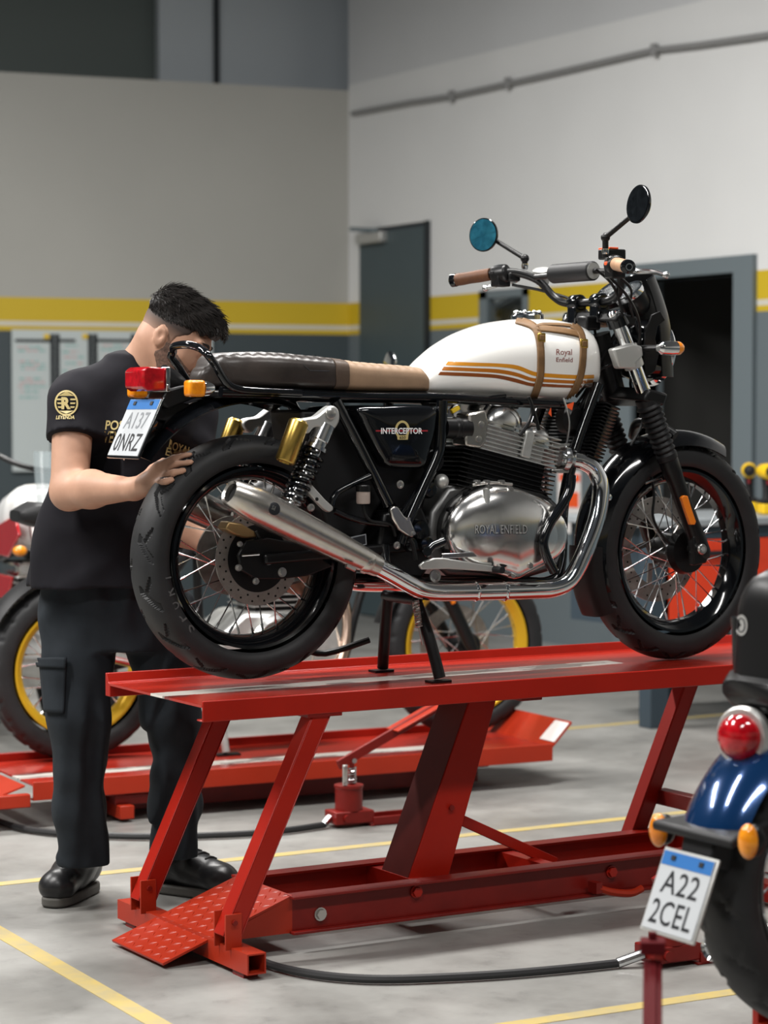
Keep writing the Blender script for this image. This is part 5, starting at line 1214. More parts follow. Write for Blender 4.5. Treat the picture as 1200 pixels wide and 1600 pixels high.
# right hand resting on the tyre
RTB = tyre_geo(.32, .135, .2315, 160, 24, None, 0); RTB.M = RM; RTB = RTB.bvh()
def on_tyre(px, py, lift_, dflt):
    v = ray(px, py); h = RTB.ray_cast(CAM, v.normalized())[0]
    if h is None: return dep(px, py, dflt)
    return h-v.normalized()*lift_
F.cone(J['rwr'], dep(232, 756, 6.13), .029, .030, .015); hd_n = tuple((HD*.75+HR*.35-Zu*.5).normalized())
fingers = [((247, 728), (272, 716), (297, 710)), ((252, 737), (277, 725), (299, 722)), ((252, 747), (272, 738), (288, 735)), ((246, 757), (259, 752), (269, 750))]
for (b, m_, t) in fingers:
    B_ = dep(*b, 6.095); Mi = on_tyre(*m_, .016, 6.07); Ti = on_tyre(*t, .009, 6.05); F.cone(dep(228, 755, 6.13).lerp(B_, .2), B_, .017, .0135, .012); F.cone(B_, Mi, .0115, .0100, .006); F.cone(Mi, Ti, .0100, .0080, .004)
F.cone(dep(222, 752, 6.14), dep(238, 732, 6.16), .015, .0115, .012); F.cone(dep(238, 732, 6.16), dep(256, 719, 6.17), .011, .009, .006)
body = relax(F.mesh(), 3, .5); BB = None
body.build('body', 'skin', man, smooth=180, recalc=False)
# beard: thin layer over the jaw
G = Field(np.array(HC)-.22, np.array(HC)+.18, .0042)
head(G, .0024, False)
P = np.stack(np.meshgrid(*G.ax, indexing='ij'), -1)-np.array(HC); f_ = P@np.array(HF); u_ = P@np.array(HU); s_ = np.abs(P@np.array(HS))
edge = u_+.030+.42*np.maximum(f_-.012, 0)   # cheek line falls toward the mouth
mouth = .015-np.sqrt(((f_-.100)/1.0)**2+((u_+.089)*1.0)**2+(s_*.5)**2)
G.d = np.maximum(G.d, np.maximum(edge, mouth)).astype(np.float32); G.d = np.maximum(G.d, (-.012-.35*np.maximum(-.05-u_, 0)*0-f_)).astype(np.float32)
relax(G.mesh(), 2).build('beard', 'beard', man, smooth=180, recalc=False)
Mo = Field(np.array(hp3(.09, -.07))-.05, np.array(hp3(.09, -.07))+.05, .003); Mo.cone(hp3(.094, -.072, -.022), hp3(.103, -.069, 0), .005, .006, .004); Mo.cone(hp3(.103, -.069, 0), hp3(.094, -.072, .022), .006, .005, .004); Mo.mesh().build('moustache', 'beard', man, smooth=180, recalc=False)
for sd_ in (-1, 1): MB().tube([hp3(.098, .012, sd_*.014), hp3(.096, .020, sd_*.03), hp3(.082, .018, sd_*.052)], [.003, .0042, .002], 8, sm=4).build('eyebrow', 'hair', man)
# hair
G = Field(np.array(HC)-.17, np.array(HC)+.18, .0040)
G.ell(hp3(-.004, .016), HA, (.104, .080, .096), .02); G.ell(hp3(.040, .060), HA, (.066, .062, .046), .03); G.ell(hp3(.082, .052), HA, (.030, .052, .032), .02); G.ell(hp3(-.048, .052), HA, (.056, .065, .050), .03)
P = np.stack(np.meshgrid(*G.ax, indexing='ij'), -1)-np.array(HC); f_ = P@np.array(HF); u_ = P@np.array(HU); s_ = P@np.array(HS)
line = np.interp(f_, [-.12, -.084, -.069, -.034, .0025, .027, .068, .09, .108], [-.028, -.014, -.012, .005, .020, .031, .034, .044, .058])+.006*np.sin(f_*260)*(f_ > .03)
ridge = .0018*np.sin(f_*150+s_*130+2*np.sin(s_*80))*np.clip((u_-.03)/.05, 0, 1)
taper = np.clip((.045-u_)/.06, 0, 1)*.0065
G.d = np.maximum(G.d+ridge+taper+.002, (line-u_)*.9).astype(np.float32)
hm = relax(G.mesh(), 2, .4); HBV = hm.bvh(); hair = hm.build('hair', 'hair', man, smooth=180, recalc=False)
rs = np.random.RandomState(4); mb = MB(); made = 0
while made < 3200:
    d_ = V(rs.normal(size=3)).normalized(); o_ = hp3(0, .02); h_, n_, _, _ = HBV.ray_cast(o_+d_*.3, -d_)
    if h_ is None: continue
    lc = h_-HC; fu, uu, ss = lc.dot(HF), lc.dot(HU), lc.dot(HS)
    if uu < np.interp(fu, [-.1, -.03, .03, .1], [-.012, .008, .036, .06]): continue
    if n_.dot(d_) < 0: n_ = -n_
    topn = min(1, max(0, (uu-.03)/.05)); comb = HF*(.9+.3*topn)-HU*(.55*(1-topn))+HS*ss*3+V(rs.normal(size=3))*.28
    comb = (comb-n_*comb.dot(n_)).normalized(); L_ = (.010+.030*topn)*rs.uniform(.6, 1.2)*(.55 if fu > .06 else 1); lift_ = .0015+.008*topn*rs.uniform(.3, 1.2); pts = []
    for k in range(5):
        t_ = k/4; q = h_+comb*L_*t_+n_*(lift_*(1.6*t_-t_*t_*.9))
        nb = HBV.find_nearest(q); 
        if nb[0] is not None and (q-nb[0]).dot(n_) < .0004: q = nb[0]+n_*.0008
        pts.append(q)
    r0_ = rs.uniform(.0008, .0015); mb.tube(pts, [r0_, r0_, r0_*.9, r0_*.6, r0_*.2], 3, caps=False); made += 1
hs_ = mb.build('hair_strands', 'hair_strand', hair, smooth=60, recalc=False); hs_['kind'] = 'stuff'

# clipped fade above and behind the ears
G = Field(np.array(HC)-.17, np.array(HC)+.16, .0042); head(G, .0014, False)
P = np.stack(np.meshgrid(*G.ax, indexing='ij'), -1)-np.array(HC); f_ = P@np.array(HF); u_ = P@np.array(HU)
low = np.interp(f_, [-.12, -.085, -.06, -.045, -.004, .0, .012, .020, .05], [-.06, -.055, -.050, -.030, -.030, -.050, -.045, -.005, .02]); G.d = np.maximum(G.d, np.maximum(low-u_, f_-.045)).astype(np.float32); G.d = np.maximum(G.d, u_-.04).astype(np.float32)
mat('hair_fade', (.11, .066, .05), .6)
nt_f = MATS['hair_fade'].node_tree; gp = nt_f.nodes.new('ShaderNodeNewGeometry'); vm = nt_f.nodes.new('ShaderNodeVectorMath'); vm.operation = 'SUBTRACT'; vm.inputs[1].default_value = HC; nt_f.links.new(gp.outputs['Position'], vm.inputs[0])
vd = nt_f.nodes.new('ShaderNodeVectorMath'); vd.operation = 'DOT_PRODUCT'; vd.inputs[1].default_value = HU; nt_f.links.new(vm.outputs[0], vd.inputs[0])
mr_ = nt_f.nodes.new('ShaderNodeMapRange'); mr_.inputs[1].default_value = -.055; mr_.inputs[2].default_value = .012; nt_f.links.new(vd.outputs['Value'], mr_.inputs[0])
cr_ = nt_f.nodes.new('ShaderNodeValToRGB'); cr_.color_ramp.elements[0].color = (.44, .26, .18, 1); cr_.color_ramp.elements[1].color = (.035, .022, .018, 1); nt_f.links.new(mr_.outputs[0], cr_.inputs[0]); nt_f.links.new(cr_.outputs[0], nt_f.nodes['Principled BSDF'].inputs['Base Color'])
relax(G.mesh(), 2).build('hair_fade', 'hair_fade', man, smooth=180, recalc=False)
# t-shirt
def wrinkle(amp, sc, seed):
    rs = np.random.RandomState(seed); dirs = rs.normal(size=(6, 3)); dirs[:, 2] *= .55; ph = rs.uniform(0, 6, 6); fr = sc*rs.uniform(.6, 1.6, 6)
    def fn(P):
        w_ = np.zeros(len(P))
        for q in range(6): w_ += np.sin(P@dirs[q]*fr[q]+ph[q]+1.5*np.sin(P@dirs[(q+1) % 6]*fr[q]*.4))
        return amp*.55*np.sin(w_*1.15)
    return fn
F = Field((-.75, .15, .80), (.35, 1.0, 1.66), .0058)
def sec(px, py, D, a, b): return (dep(px, py, D), a, b)
F.stack([sec(158, 915, 6.58, .205, .145), sec(158, 865, 6.58, .198, .145), sec(168, 800, 6.57, .186, .142), sec(184, 740, 6.55, .182, .14), sec(202, 680, 6.53, .190, .135), sec(212, 635, 6.53, .180, .12), sec(217, 605, 6.53, .145, .10), sec(221, 580, 6.53, .105, .085), sec(223, 565, 6.53, .085, .075)], HR, HD, .02)
rsl = J['rsh'].lerp(J['relb'], .40); lsl = J['lsh'].lerp(J['lelb'], .34)
F.cone(J['rsh']+Zu*.0, rsl+(rsl-J['rsh'])*.5, .074, .073, .045); F.cone(J['rsh']+HR*.02, dep(195, 590, 6.5), .065, .07, .05); F.cone(J['lsh'], lsl+(lsl-J['lsh'])*.5, .066, .068, .045); F.cone(J['lsh'], dep(235, 600, 6.53), .06, .07, .05)
F.warp(wrinkle(.0065, 17, 5))
ad = (J['relb']-J['rsh']).normalized(); pr_ = J['rsh'].lerp(J['relb'], .42); F.cut(pr_, ad, np.array(pr_)-.13, np.array(pr_)+.11); al = (J['lelb']-J['lsh']).normalized(); pl2 = J['lsh'].lerp(J['lelb'], .36); F.cut(pl2, al, np.array(pl2)-[.10, .12, .13], np.array(pl2)+[.14, .12, .10])
sh = relax(F.mesh(), 2); SHB = sh.bvh(); shirt = sh.build('t_shirt', 'shirt_black', man, smooth=180, recalc=False)
def shirt_txt(txt, o, r_, u_, b=.01): 
    t = decal_text(SHB, txt, o, r_, u_, .005, bold=b)
    if t.f: t.build('shirt_print', 'ink_gold', shirt, recalc=False)
shirt_txt('POS', (163, 672), (30, 1), (2, -15), .02); shirt_txt('VENTA', (160, 689), (46, 1), (2, -15), .02)
shirt_txt('ROYAL', (262, 698), (35, 12), (3, -13), .02); shirt_txt('ENFIELD', (257, 710), (44, 14), (3, -12), .02)
t = ringdecal(SHB, 104, 630, 18, 20, 2.6, 32, .0025); t.build('sleeve_emblem', 'ink_gold', shirt, recalc=False)
shirt_txt('R', (97, 640), (14, 0), (0, -19), .05)
for i in range(3):
    yy = 623+i*6; band(SHB, [(89+i, yy), (97, yy)], [(90+i, yy+2.6), (97, yy+2.6)], 3, 1, .0025).build('emblem_wing', 'ink_gold', shirt, recalc=False); band(SHB, [(110, yy), (119-i, yy)], [(110, yy+2.6), (118-i, yy+2.6)], 3, 1, .0025).build('emblem_wing', 'ink_gold', shirt, recalc=False)
for tri in ([(92, 619), (104, 612), (116, 619)], [(93, 642), (104, 647), (115, 642)]): decal(SHB, tri, [(0, 1, 2)], .003).build('emblem_wing', 'ink_gold', shirt, recalc=False)
shirt_txt('LEYENDA', (89, 656), (27, 0), (1, -6), .02)

# trousers
F = Field((-.75, .2, .06), (.35, 1.02, 1.02), .0058)
def legc(pts, rs):
    for (a, b), (ra, rb) in zip(zip(pts, pts[1:]), zip(rs, rs[1:])): F.cone(a, b, ra, rb, .02)
F.stack([sec(180, 1010, 6.63, .155, .12), sec(176, 960, 6.63, .185, .13), sec(172, 900, 6.62, .19, .13), sec(170, 870, 6.61, .18, .13)], HR, HD, .03)
legc([dep(122, 955, 6.62), dep(122, 1040, 6.60), dep(122, 1120, 6.58), dep(124, 1200, 6.60), dep(127, 1260, 6.63), dep(131, 1345, 6.65)], [.105, .100, .086, .070, .073, .066])
legc([dep(245, 955, 6.66), dep(262, 1040, 6.66), dep(270, 1120, 6.67), dep(277, 1200, 6.71), dep(276, 1260, 6.74), dep(268, 1345, 6.77)], [.105, .098, .084, .069, .073, .066])
F.cone(dep(97, 1340, 6.63), dep(112, 1352, 6.6), .012, .010, .02)
F.warp(wrinkle(.013, 15, 11)); zc = dep(132, 1352, 6.64).z; F.cut((0, 0, zc), (0, 0, -1), (-.75, .2, .06), (.35, 1.02, zc+.01))
tr = relax(F.mesh(), 2); trousers = tr.build('trousers', 'trouser_navy', man, smooth=180, recalc=False); TRB = tr.bvh()
pk = MB(); P0 = [(66, 1045), (100, 1040), (104, 1120), (72, 1122)]
pb_ = band(TRB, [(66, 1036), (104, 1040)], [(73, 1112), (101, 1115)], 10, 12, .010); o = pb_.build('cargo_pocket', 'trouser_navy', trousers, recalc=False, smooth=60); q = o.modifiers.new('thick', 'SOLIDIFY'); q.thickness = .012; q.offset = -1
pf = band(TRB, [(62, 1028), (106, 1028)], [(66, 1042), (104, 1044)], 10, 4, .016); o = pf.build('pocket_flap', 'trouser_navy', trousers, recalc=False, smooth=60); q = o.modifiers.new('thick', 'SOLIDIFY'); q.thickness = .007; q.offset = -1
# boots
def boot(ank, gpos, tdir, L):
    gpos = V(gpos); gpos.z = 0; td = V(tdir).normalized(); sd_ = td.cross(Zu); heel = gpos; toe = gpos+td*L
    G = Field((min(heel.x, toe.x)-.14, min(heel.y, toe.y)-.14, .0), (max(heel.x, toe.x)+.14, max(heel.y, toe.y)+.14, .27), .005)
    h3 = Zu*.07; G.cone(V((ank.x, ank.y, .20)), heel+td*.04+Zu*.10, .057, .052, .02); G.cone(heel+td*.03+h3, heel+td*L*.5+Zu*.075, .045, .047, .03); G.cone(heel+td*L*.45+Zu*.08, heel+td*(L-.05)+Zu*.058, .050, .046, .03); G.ell(heel+td*(L-.05)+Zu*.055, [tuple(td), tuple(sd_), (0, 0, 1)], (.055, .052, .040), .02)
    G.warp(wrinkle(.002, 30, 3)); G.cut((0, 0, .026), (0, 0, -1), G.lo, (9, 9, .05))
    b = relax(G.mesh(), 2); bvh_ = b.bvh(); o = b.build('boot', 'boot_black', man, smooth=180, recalc=False)
    ol = []
    for i in range(28):
        a = 2*pi*i/28; ca, sa = cos(a), sin(a); w_ = .050+.004*ca; ol.append(heel+td*(L*.5-.012+(L*.5+.012)*(1 if ca > 0 else -1)*abs(ca)**.75)+sd_*w_*(1 if sa > 0 else -1)*abs(sa)**.7*(.92 if abs(ca) < .4 else 1)+Zu*.002)
    MB().prism(ol, (0, 0, .028)).build('boot_sole', 'boot_sole', o, bevel=.006)
    for i in range(5):
        c = heel+td*(.075+.026*i)+Zu*.3; a_ = bvh_.ray_cast(c+sd_*.02, V((0, 0, -1)))[0]; e_ = bvh_.ray_cast(c-sd_*.02+td*.012, V((0, 0, -1)))[0]; m_ = bvh_.ray_cast(c+td*.006, V((0, 0, -1)))[0]
        if a_ and e_ and m_ and a_.z < .2: MB().tube([a_+Zu*.001, m_+Zu*.003, e_+Zu*.001], .0028, 6, sm=3).build('lace', 'lace', o)
boot(dep(131, 1345, 6.645), onZ(140, 1392, 0), -HD*.95-HR*.30, .265)
boot(dep(268, 1345, 6.765), onZ(248, 1392, 0), HR*.86-HD*.5, .265)

# ================================================================== low lifts
def low_lift(org, yaw, L, W, z, label, chin=True, smear=0, white=True):
    """org = floor point under the near left deck corner; x along the lift"""
    M = Matrix.Translation(org) @ Matrix.Rotation(yaw, 4, 'Z'); t = empty('motorcycle_lift', org, label, 'lift')
    MB(M).bx(0, L, 0, W, z-.006, z).build('deck_plate', 'deck_paint_low' if white else 'lift_orange', t, smooth=0)
    MB(M).bx(0, L, -.006, 0, z-.055, z+.008).bx(0, L, 0, .03, z-.055, z-.05).build('side_rail', 'lift_orange', t, bevel=.002)
    MB(M).bx(0, L, W, W+.02, z-.04, z+.028).build('side_rail', 'lift_red', t, bevel=.002)
    for x in (.3, L*.5, L-.3): MB(M).bx(x-.03, x+.03, .005, W-.005, z-.06, z-.007).build('deck_crossmember', 'lift_dark', t)
    yb = W/2
    for s_ in (-.13, .13): MB(M).bx(.25, L-.25, yb+s_-.025, yb+s_+.025, .02, z-.065).build('base_rail', 'lift_dark', t, bevel=.002)
    for x in (.33, L-.42):
        MB(M).bx(x-.026, x+.026, -.02, W+.02, .012, .058).build('cross_foot', 'lift_orange', t, bevel=.003)
        for y in (.05, W-.05): MB(M).bx(x-.03, x+.10, y-.03, y+.03, .055, z-.062).build('folded_leg', 'lift_dark', t, bevel=.003)
    # slanted end plate
    e = MB(M).prism([(L, .0, z), (L, W, z), (L+.09, W-.01, z+.085), (L+.09, .01, z+.085)], (.004, 0, -.006)).build('end_plate', 'lift_orange', t, smooth=0)
    MB(M).prism([(L+.012, .004, z+.0125), (L+.012, .11, z+.0125), (L+.082, .11, z+.0785), (L+.082, .012, z+.0785)], (-.002, 0, .002)).build('white_marking', 'paper', e, smooth=0)
    if not chin: return M
    # ramp flap at the left end
    MB(M).prism([(-.02, .02, z-.004), (-.02, W-.02, z-.004), (-.36, W-.04, .03), (-.36, .04, .03)], (0, 0, -.006)).build('ramp_flap', 'lift_orange', t, smooth=0)
    for y0_, y1_ in ((-.012, .02), (W-.02, W+.012)): MB(M).bx(-.22, -.01, y0_, y1_, z-.075, z-.03).build('ramp_hinge', 'lift_orange', t, bevel=.004)
    return M
l2a, l2b = V((.167, 1.883, 0)), V((2.19, 1.752, 0)); l2y = atan2(l2b.y-l2a.y, l2b.x-l2a.x)
deck_mat('deck_paint_low', 2.07, .0, 1.95, math.tan(l2y))
low_lift(l2a, l2y, (l2b-l2a).length, .55, .152, 'lowered red steel motorcycle lift on the floor behind the man')
L3 = V((.31, -2.22, 0)); low_lift(L3, 0, 2.1, .51, .130, 'lowered red lift under the blue motorcycle at the bottom right corner', chin=False, white=False)

# ================================================================== other motorcycles
def other_bike(name, label, M, wb, Rr, Rf, Wr, Wf, c):
    org = M @ V((wb/2, 0, 0)); t = empty(name, org, label, 'motorcycle'); yaw = M.to_euler().z
    def A(*p): return M @ V(p)
    wheel(t, 'rear_wheel', A(0, 0, Rr), yaw, Rr, Wr, Rr-.093, .045, c['rim'], 'rubber', c.get('nsp', 32), c.get('groove'), .006, nth=240, nu=26, hub_r=.06, spoke_r=.0022)
    wheel(t, 'front_wheel', A(wb, 0, Rf), yaw+c.get('steer', 0), Rf, Wf, Rf-.082, .036, c['rim'], 'rubber', c.get('nsp', 32), c.get('groove'), .005, nth=240, nu=24, hub_r=.05, spoke_r=.0022)
    MB(M).lathe([(.075, -.003), (.12, -.003), (.12, .003), (.075, .003)], (0, -.07, Rr), (0, 1, 0), 40, closed=True).build('rear_disc', 'disc_steel', t)
    MB(M).lathe([(.10, -.003), (.15, -.003), (.15, .003), (.10, .003)], (wb, .075, Rf), (0, 1, 0), 40, closed=True).build('front_disc', 'disc_steel', t)
    for s_ in (-1, 1):
        MB(M).bar((0, s_*.105, Rr), (.5, s_*.105, Rr+.08), .028, .05, (0, 1, 0)).build('swingarm', 'black_satin', t, bevel=.005)
        top = V((wb-.36, s_*.1, Rf+.66)); bot = V((wb-.01, s_*.1, Rf-.01)); ax = bot-top; L = ax.length
        fk = MB(M).lathe([(.001, 0), (.021, .002), (.021, L*.62)], top, ax, 18).build('fork_tube', 'fork_grey', t)
        MB(M).lathe([(.027, L*.5), (.029, L*.52), (.027, L*.6), (.026, L-.03), (.018, L+.02)], top, ax, 18).build('fork_lower', c.get('fork', 'black_satin'), fk)
        p = top+ax*.66; MB(M).box(p+V((.0, -.03*1, 0)), (.018, .012, .10), Matrix.Rotation(radians(-25), 3, 'Y')).build('side_reflector', 'reflector_orange', fk, bevel=.003)
        MB(M).tube([(.42, s_*.13, .80), (.10, s_*.13, Rr+.04)], .022, 10).build('shock_absorber', 'black_satin', t)
        for pts in ([(wb-.33, s_*.03, Rf+.52), (wb-.50, s_*.12, .55), (wb-.62, s_*.13, .24), (.62, s_*.13, .22), (.45, s_*.12, .42), (.42, s_*.12, .74)], [(wb-.33, s_*.02, Rf+.60), (.75, s_*.09, .80), (.4, s_*.1, .76), (-.05, s_*.09, .84)]): MB(M).tube([V(p) for p in pts], .016, 10, sm=4).build('frame_tube', 'black_satin', t)
    ey = c.get('ew', .14)
    MB(M).prism([(.50, -ey, .30), (.62, -ey, .24), (.92, -ey, .24), (1.0, -ey, .36), (.96, -ey, .50), (.60, -ey, .52), (.50, -ey, .44)], (0, 2*ey, 0)).build('crankcase', c.get('case', 'cast_alloy'), t, bevel=.02)
    cs = MB(M).lathe([(.13, 0), (.13, .025), (.115, .04), (.05, .048), (.001, .05)], (.74, -ey, .38), (0, -1, 0), 36).build('engine_cover', 'polished_alloy', t)
    cy = MB(M).bx(.66, .86, -.09, .09, .50, .70).build('cylinder', 'black_satin', t, bevel=.004); fm_ = raw_mesh(MB().bx(-.125, .125, -.12, .12, -.002, .002), 'cooling_fin', c.get('fin', 'cast_alloy'))
    for i in range(9): inst('cooling_fin', fm_, cy, A(.76, 0, .515+i*.021), M.to_3x3())
    MB(M).bx(.65, .87, -.10, .10, .70, .77).build('cylinder_head', 'polished_alloy', t, bevel=.015)
    MB(M).tube([V(p) for p in ((.86, -.06, .66), (.98, -.08, .62), (1.02, -.12, .45), (.93, -.15, .25), (.70, -.16, .22), (.45, -.17, .27), (.30, -.18, .36))], .021, 14, sm=5).build('exhaust_pipe', c.get('pipe', 'copper_pipe'), t)
    MB(M).lathe([(.02, 0), (.045, .05), (.05, .40), (.046, .44), (.026, .445), (.025, .40), (.001, .40)], (.33, -.18, .34), (-.96, 0, .26), 24).build('silencer', c.get('can', 'chrome_soft'), t)
    # tank and seat lofts
    def loft(name, secs, m, e1=.7, e2=.8, par=t):
        rows = []
        for i in range(len(secs)*4-3):
            k = i/4; a = min(int(k), len(secs)-2); u = k-a; q = [secs[a][j]*(1-u)+secs[a+1][j]*u for j in range(4)]; row = []
            for j in range(24):
                an = 2*pi*j/24; ca, sa = cos(an), sin(an); row.append(V((q[0], q[1]*(1 if ca > 0 else -1)*abs(ca)**e1, (q[2]+q[3])/2+(q[3]-q[2])/2*(1 if sa > 0 else -1)*abs(sa)**e2)))
            rows.append(row)
        return MB(M).grid(rows, cv=True, capends=True).build(name, m, par, smooth=60)
    tz = c.get('tz', 0)
    tk = loft('fuel_tank', [(.50, .06, .80+tz, .86+tz), (.56, .10, .79+tz, .93+tz), (.70, .135, .78+tz, 1.02+tz), (.88, .15, .78+tz, 1.06+tz), (1.02, .13, .80+tz, 1.04+tz), (1.08, .07, .86+tz, .97+tz)], c['tank'])
    if c.get('panel'):
        for s_ in (-1, 1): MB(M).prism([(.60, s_*.142, .80), (.98, s_*.155, .80), (1.16, s_*.16, .90), (1.10, s_*.16, .98), (.85, s_*.155, .93), (.62, s_*.145, .90)], (0, s_*.012, 0)).build('tank_panel', c['panel'], tk, bevel=.004); MB(M).prism([(.55, s_*.14, .62), (.95, s_*.15, .62), (1.02, s_*.15, .72), (.60, s_*.14, .72)], (0, s_*.012, 0)).build('lower_panel', c['panel'], tk, bevel=.004)
    if c.get('seat', True): loft('seat', [(-.22, .07, .86, .90), (-.16, .11, .84, .93), (.10, .125, .80, .90), (.30, .13, .77, .85), (.48, .11, .77, .84), (.54, .07, .79, .84)], 'black_plastic', .5, .6)
    # mudguards
    for (cx, R_, a0, a1, w_, m_, nm) in ((0, Rr+.05 if c.get('seat', True) else Rr+.022, 60, 150, .075, c['rear_guard'], 'rear_mudguard'), (wb, Rf+.035, 40, 165, .06, c.get('front_guard', 'black_plastic'), 'front_mudguard')):
        rows = [[V((cx+(R_-4*y*y)*cos(radians(a0+(a1-a0)*i/20)), y, (Rr if cx == 0 else Rf)+(R_-4*y*y)*sin(radians(a0+(a1-a0)*i/20)))) for y in (-w_+2*w_*j/8 for j in range(9))] for i in range(21)]; MB(M).shell(rows, .004).build(nm, m_, t, smooth=50)
    # bars, mirrors, lamp
    hz = 1.13+c.get('bz', 0); hx = wb-.42; pts = [(hx-.12, -.38, hz+.02), (hx-.06, -.26, hz+.03), (hx+.02, -.13, hz-.03), (hx+.03, 0, hz-.05), (hx+.02, .13, hz-.03), (hx-.06, .26, hz+.03), (hx-.12, .38, hz+.02)]
    hb_ = MB(M).tube([V(p) for p in pts], .011, 10, sm=5).build('handlebar', 'black_satin', t)
    for s_ in (-1, 1):
        MB(M).lathe([(.017, 0), (.017, .12)], (hx-.125, s_*.39, hz+.018), (.06, -s_*.12, .01), 14).build('grip', 'black_plastic', hb_)
        MB(M).tube([V((hx-.05, s_*.25, hz+.03)), V((hx-.03, s_*.27, hz+.12)), V((hx-.06, s_*.33, hz+.20))], .006, 8).build('mirror_stem', 'black_satin', hb_); MB(M).lathe([(.001, -.015), (.045, -.008), (.05, 0), (.045, .003), (.001, .003)], (hx-.06, s_*.34, hz+.23), (-1, 0, .05), 24).build('mirror', 'mirror_glass', hb_)
        MB(M).tube([V((hx, s_*.22, hz+.02)), V((hx+.02, s_*.36, hz+.01))], .007, 8).build('lever', 'chrome_soft', hb_)
    hl_ = MB(M).lathe([(.001, -.10), (.06, -.08), (.085, -.01), (.088, .03)], (wb-.20, 0, Rf+.58), (1, 0, -.1), 28).build('headlamp', 'black_satin', t); MB(M).lathe([(.088, .03), (.092, .04), (.07, .05), (.001, .06)], (wb-.20, 0, Rf+.58), (1, 0, -.1), 28).build('headlamp_glass', 'chrome_soft', hl_)
    if c.get('screen'):
        rows = [[V((wb-.20-.16*u+.09*cos(a), .13*sin(a)*(1-.25*u), Rf+.66+.24*u)) for a in (radians(-80+160*j/12) for j in range(13))] for u in (i/8 for i in range(9))]; MB(M).shell(rows, .004).build('windscreen', 'screen_tint', t, smooth=60)
    for s_ in (-1, 1):
        if c.get('stand'):
            MB(M).tube([V((.50, s_*.09, .26)), V((.52, s_*.15, .012))], .015, 10).build('centre_stand_leg', 'cast_alloy' if c.get('stand') == 2 else 'black_satin', t); MB(M).bx(.48, .57, s_*.15-.02, s_*.15+.02, .0, .008).build('stand_foot', 'black_satin', t)
        for x, z in (((-.25), .80), (wb-.22, Rf+.50)):
            if x < 0 and not c.get('rind', True): continue
            MB(M).tube([V((x, s_*.06, z)), V((x, s_*.17, z))], .007, 8).build('indicator_stalk', 'black_satin', t); MB(M).ball(A(0, 0, 0)*0+V((x, s_*.19, z)), (.022, .03, .022), 14, 10).build('indicator', 'lens_amber', t)
    if c.get('tail', True): MB(M).lathe([(.045, 0), (.045, .03), (.03, .04), (.001, .042)], (-.24, 0, .88), (-1, 0, 0), 20).build('tail_lamp', 'lens_red', t)
    return t
# on the lowered lift
b2a = V((.524, 2.348, .152)); b2b = V((2.085, 2.206, .152)); y2 = atan2(b2b.y-b2a.y, b2b.x-b2a.x)
other_bike('motorcycle', 'gold-rimmed black motorcycle standing on the lowered lift behind', Matrix.Translation(b2a) @ Matrix.Rotation(y2, 4, 'Z'), (b2b-b2a).length, .326, .347, .125, .095, dict(rim='gold_rim', tank='black_satin', rear_guard='black_plastic', groove=knob_groove(26), stand=2, steer=radians(2), bz=.06, seat=True, rind=False, tail=False, can='chrome_soft'))
# red and white one at the left edge
dirb = (HR*.42-HD*.90).normalized(); p4 = dep(45, 890, 10.1); yaw4 = atan2(dirb.y, dirb.x); o4 = V((p4.x, p4.y, 0))-dirb*.72
other_bike('motorcycle', 'red and white motorcycle with small windscreen at the left edge behind the man', Matrix.Translation(o4) @ Matrix.Rotation(yaw4, 4, 'Z'), 1.46, .32, .34, .12, .09, dict(rim='black_satin', tank='silver_paint', panel='red_paint', rear_guard='black_plastic', groove=None, stand=1, screen=True, bz=.08, tz=.04))
# the blue one in the foreground
BYc = -1.82; Z3 = .130; X3 = .405; R3 = .315
M3 = Matrix.Translation((X3, BYc, Z3))
b3 = other_bike('motorcycle', 'dark blue motorcycle seen from behind in the blurred right foreground', M3, 1.40, R3, .32, .15, .10, dict(rim='black_satin', tank='blue_paint', rear_guard='blue_paint', groove=road_groove(16), stand=1, rind=False, tail=False, seat=False, nsp=20))
# its rear end: fender, lamp, backrest, seat, plate, indicators
rows = []
for i in range(25):
    a = radians(52+108*i/24); row = []
    for j in range(15):
        y = -.10+.20*j/14; R_ = .364-.030*(abs(y)/.1)**2.6-.6*y*y; row.append(V((X3+R_*cos(a), BYc+y, Z3+R3+R_*sin(a))))
    rows.append(row)
MB().shell(rows, .005).build('rear_fender', 'blue_paint', b3, smooth=60)
tlc = onY(1163, 1151, BYc); th_ = MB().lathe([(.001, -.10), (.04, -.09), (.052, -.03), (.053, .0)], tlc, (-1, -.35, .05), 30).build('tail_lamp_housing', 'black_gloss', b3, smooth=60)
MB().lathe([(.053, -.012), (.061, -.006), (.062, .006), (.056, .016), (.046, .014)], tlc, (-1, -.35, .05), 32).build('lamp_bezel', 'satin_silver', th_); MB().lathe([(.046, .014), (.044, .030), (.03, .043), (.001, .048)], tlc, (-1, -.35, .05), 30).build('lamp_lens', 'lens_red', th_, smooth=60)
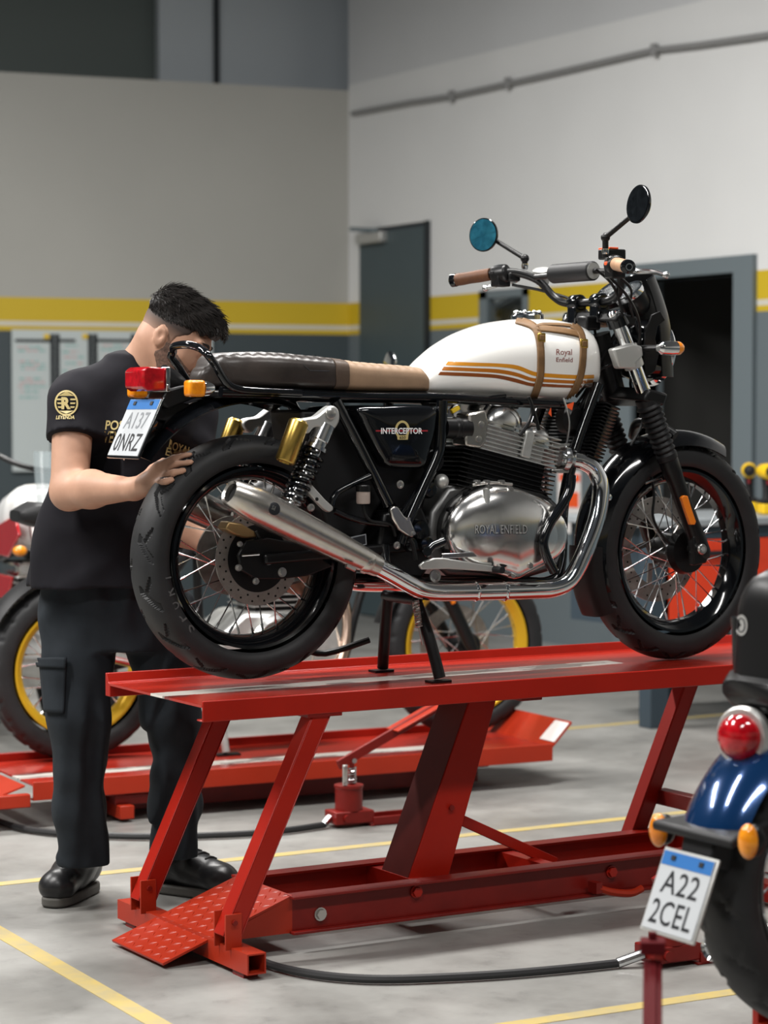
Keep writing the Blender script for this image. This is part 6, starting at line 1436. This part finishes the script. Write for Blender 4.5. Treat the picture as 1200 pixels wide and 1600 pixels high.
# backrest: rounded pad with pale emblem
bk = onY(1150, 1000, BYc)
rows = []
for i in range(15):
    u = i/14; z = .80+.285*u; hw = .098*(1-.06*u)*sqrt(max(.04, 1-max(0, (u-.66)/.345)**2))*(.72+.28*min(1, u/.25)); dp = .045*sqrt(max(.05, 1-max(0, (u-.72)/.29)**2)); cx = bk.x+.090+.02*u; row = []
    for j in range(20):
        a = 2*pi*j/20; ca, sa = cos(a), sin(a); row.append(V((cx+dp*(1 if ca > 0 else -1)*abs(ca)**.6, BYc+hw*(1 if sa > 0 else -1)*abs(sa)**.6, z)))
    rows.append(row)
mbk = MB().grid(rows, cv=True, capends=True); BKB = mbk.bvh(); bko = mbk.build('backrest', 'black_satin', b3, smooth=60)
cpx = 1159; cpy = 977; pts = [(cpx, cpy)]+[(cpx+9.5*cos(2*pi*i/24), cpy+16.5*sin(2*pi*i/24)) for i in range(24)]
decal(BKB, pts, [(0, 1+i, 1+(i+1) % 24) for i in range(24)], .0012).build('backrest_emblem', 'satin_silver', bko, recalc=False)
ringdecal(BKB, cpx, cpy, 6.5, 11.5, 1.6, 24, .002).build('emblem_ring', 'ink_black', bko, recalc=False)
rows = []
for x, hw, z0, z1 in ((X3-.22, .08, .86, .90), (X3-.17, .13, .83, .92), (X3, .14, .80, .90), (X3+.25, .15, .77, .86), (X3+.5, .12, .77, .86), (X3+.56, .07, .80, .86)):
    rows.append([V((x, BYc+hw*(1 if cos(a) > 0 else -1)*abs(cos(a))**.5, Z3-.17+(z0+z1)/2+(z1-z0)/2*(1 if sin(a) > 0 else -1)*abs(sin(a))**.6)) for a in (2*pi*j/20 for j in range(20))])
MB().grid(rows, cv=True, capends=True).build('seat', 'black_satin', b3, smooth=60)
for s_ in (-1, 1): MB().tube([V((X3-.02, BYc+s_*.12, .86)), V((bk.x+.12, BYc+s_*.12, .80)), V((bk.x+.08, BYc+s_*.10, .98))], .010, 10, sm=4).build('backrest_bracket', 'black_gloss', b3)
# plate holder and indicators
hc = onY(1098, 1306, BYc)
hold = MB().prism([(hc.x-.03, BYc-.13, hc.z-.006), (hc.x-.03, BYc+.13, hc.z-.006), (hc.x+.16, BYc+.06, hc.z+.02), (hc.x+.16, BYc-.06, hc.z+.02)], (0, 0, .022)).build('plate_holder', 'black_plastic', b3, bevel=.008)
MB().prism([(hc.x-.01, BYc-.05, hc.z), (hc.x+.10, BYc-.05, hc.z), (hc.x+.06, BYc-.05, hc.z-.075), (hc.x-.02, BYc-.05, hc.z-.05)], (0, .10, 0)).build('plate_stay', 'black_plastic', b3, bevel=.006)
for px, py, yy in ((1029, 1297, BYc+.165), (1169, 1315, BYc-.165)):
    c = onY(px, py, yy); it = MB().ball(c, (.018, .0225, .0345), 20, 14).build('indicator', 'lens_amber', b3, smooth=60); MB().ball(c+V((.016, 0, 0)), (.022, .021, .032), 18, 12).build('indicator_body', 'black_satin', it, smooth=60)
    MB().tube([c+V((.028, 0, 0)), V((hc.x+.02, BYc+(yy-BYc)*.55, hc.z+.006))], .011, 10).build('indicator_stalk', 'black_satin', it)
pa_, pb2 = onY(1079, 1337, BYc), onY(1041, 1459, BYc); pup3 = (pa_-pb2); ph = pup3.length; pup3.normalize(); pn3 = V((-pup3.z, 0, pup3.x))
plate(b3, (pa_+pb2)/2, pup3, V((0, -1, 0)), pn3, .160, ph, 'A22', '2CEL', 'satin_silver', 'ink_black')
ex = onY(1109, 1480, BYc+.15); MB().lathe([(.001, .03), (.020, .03), (.020, .002), (.026, -.002), (.030, .004), (.034, .05), (.038, .40)], ex, (1, 0, -.03), 26).build('silencer', 'chrome', b3)
sfd = decal_text(None, '', (0, 0), (1, 0), (0, 1)) if False else None
q = onY(1112, 1253, BYc+.02)
# red strap hanging at the pump in the foreground
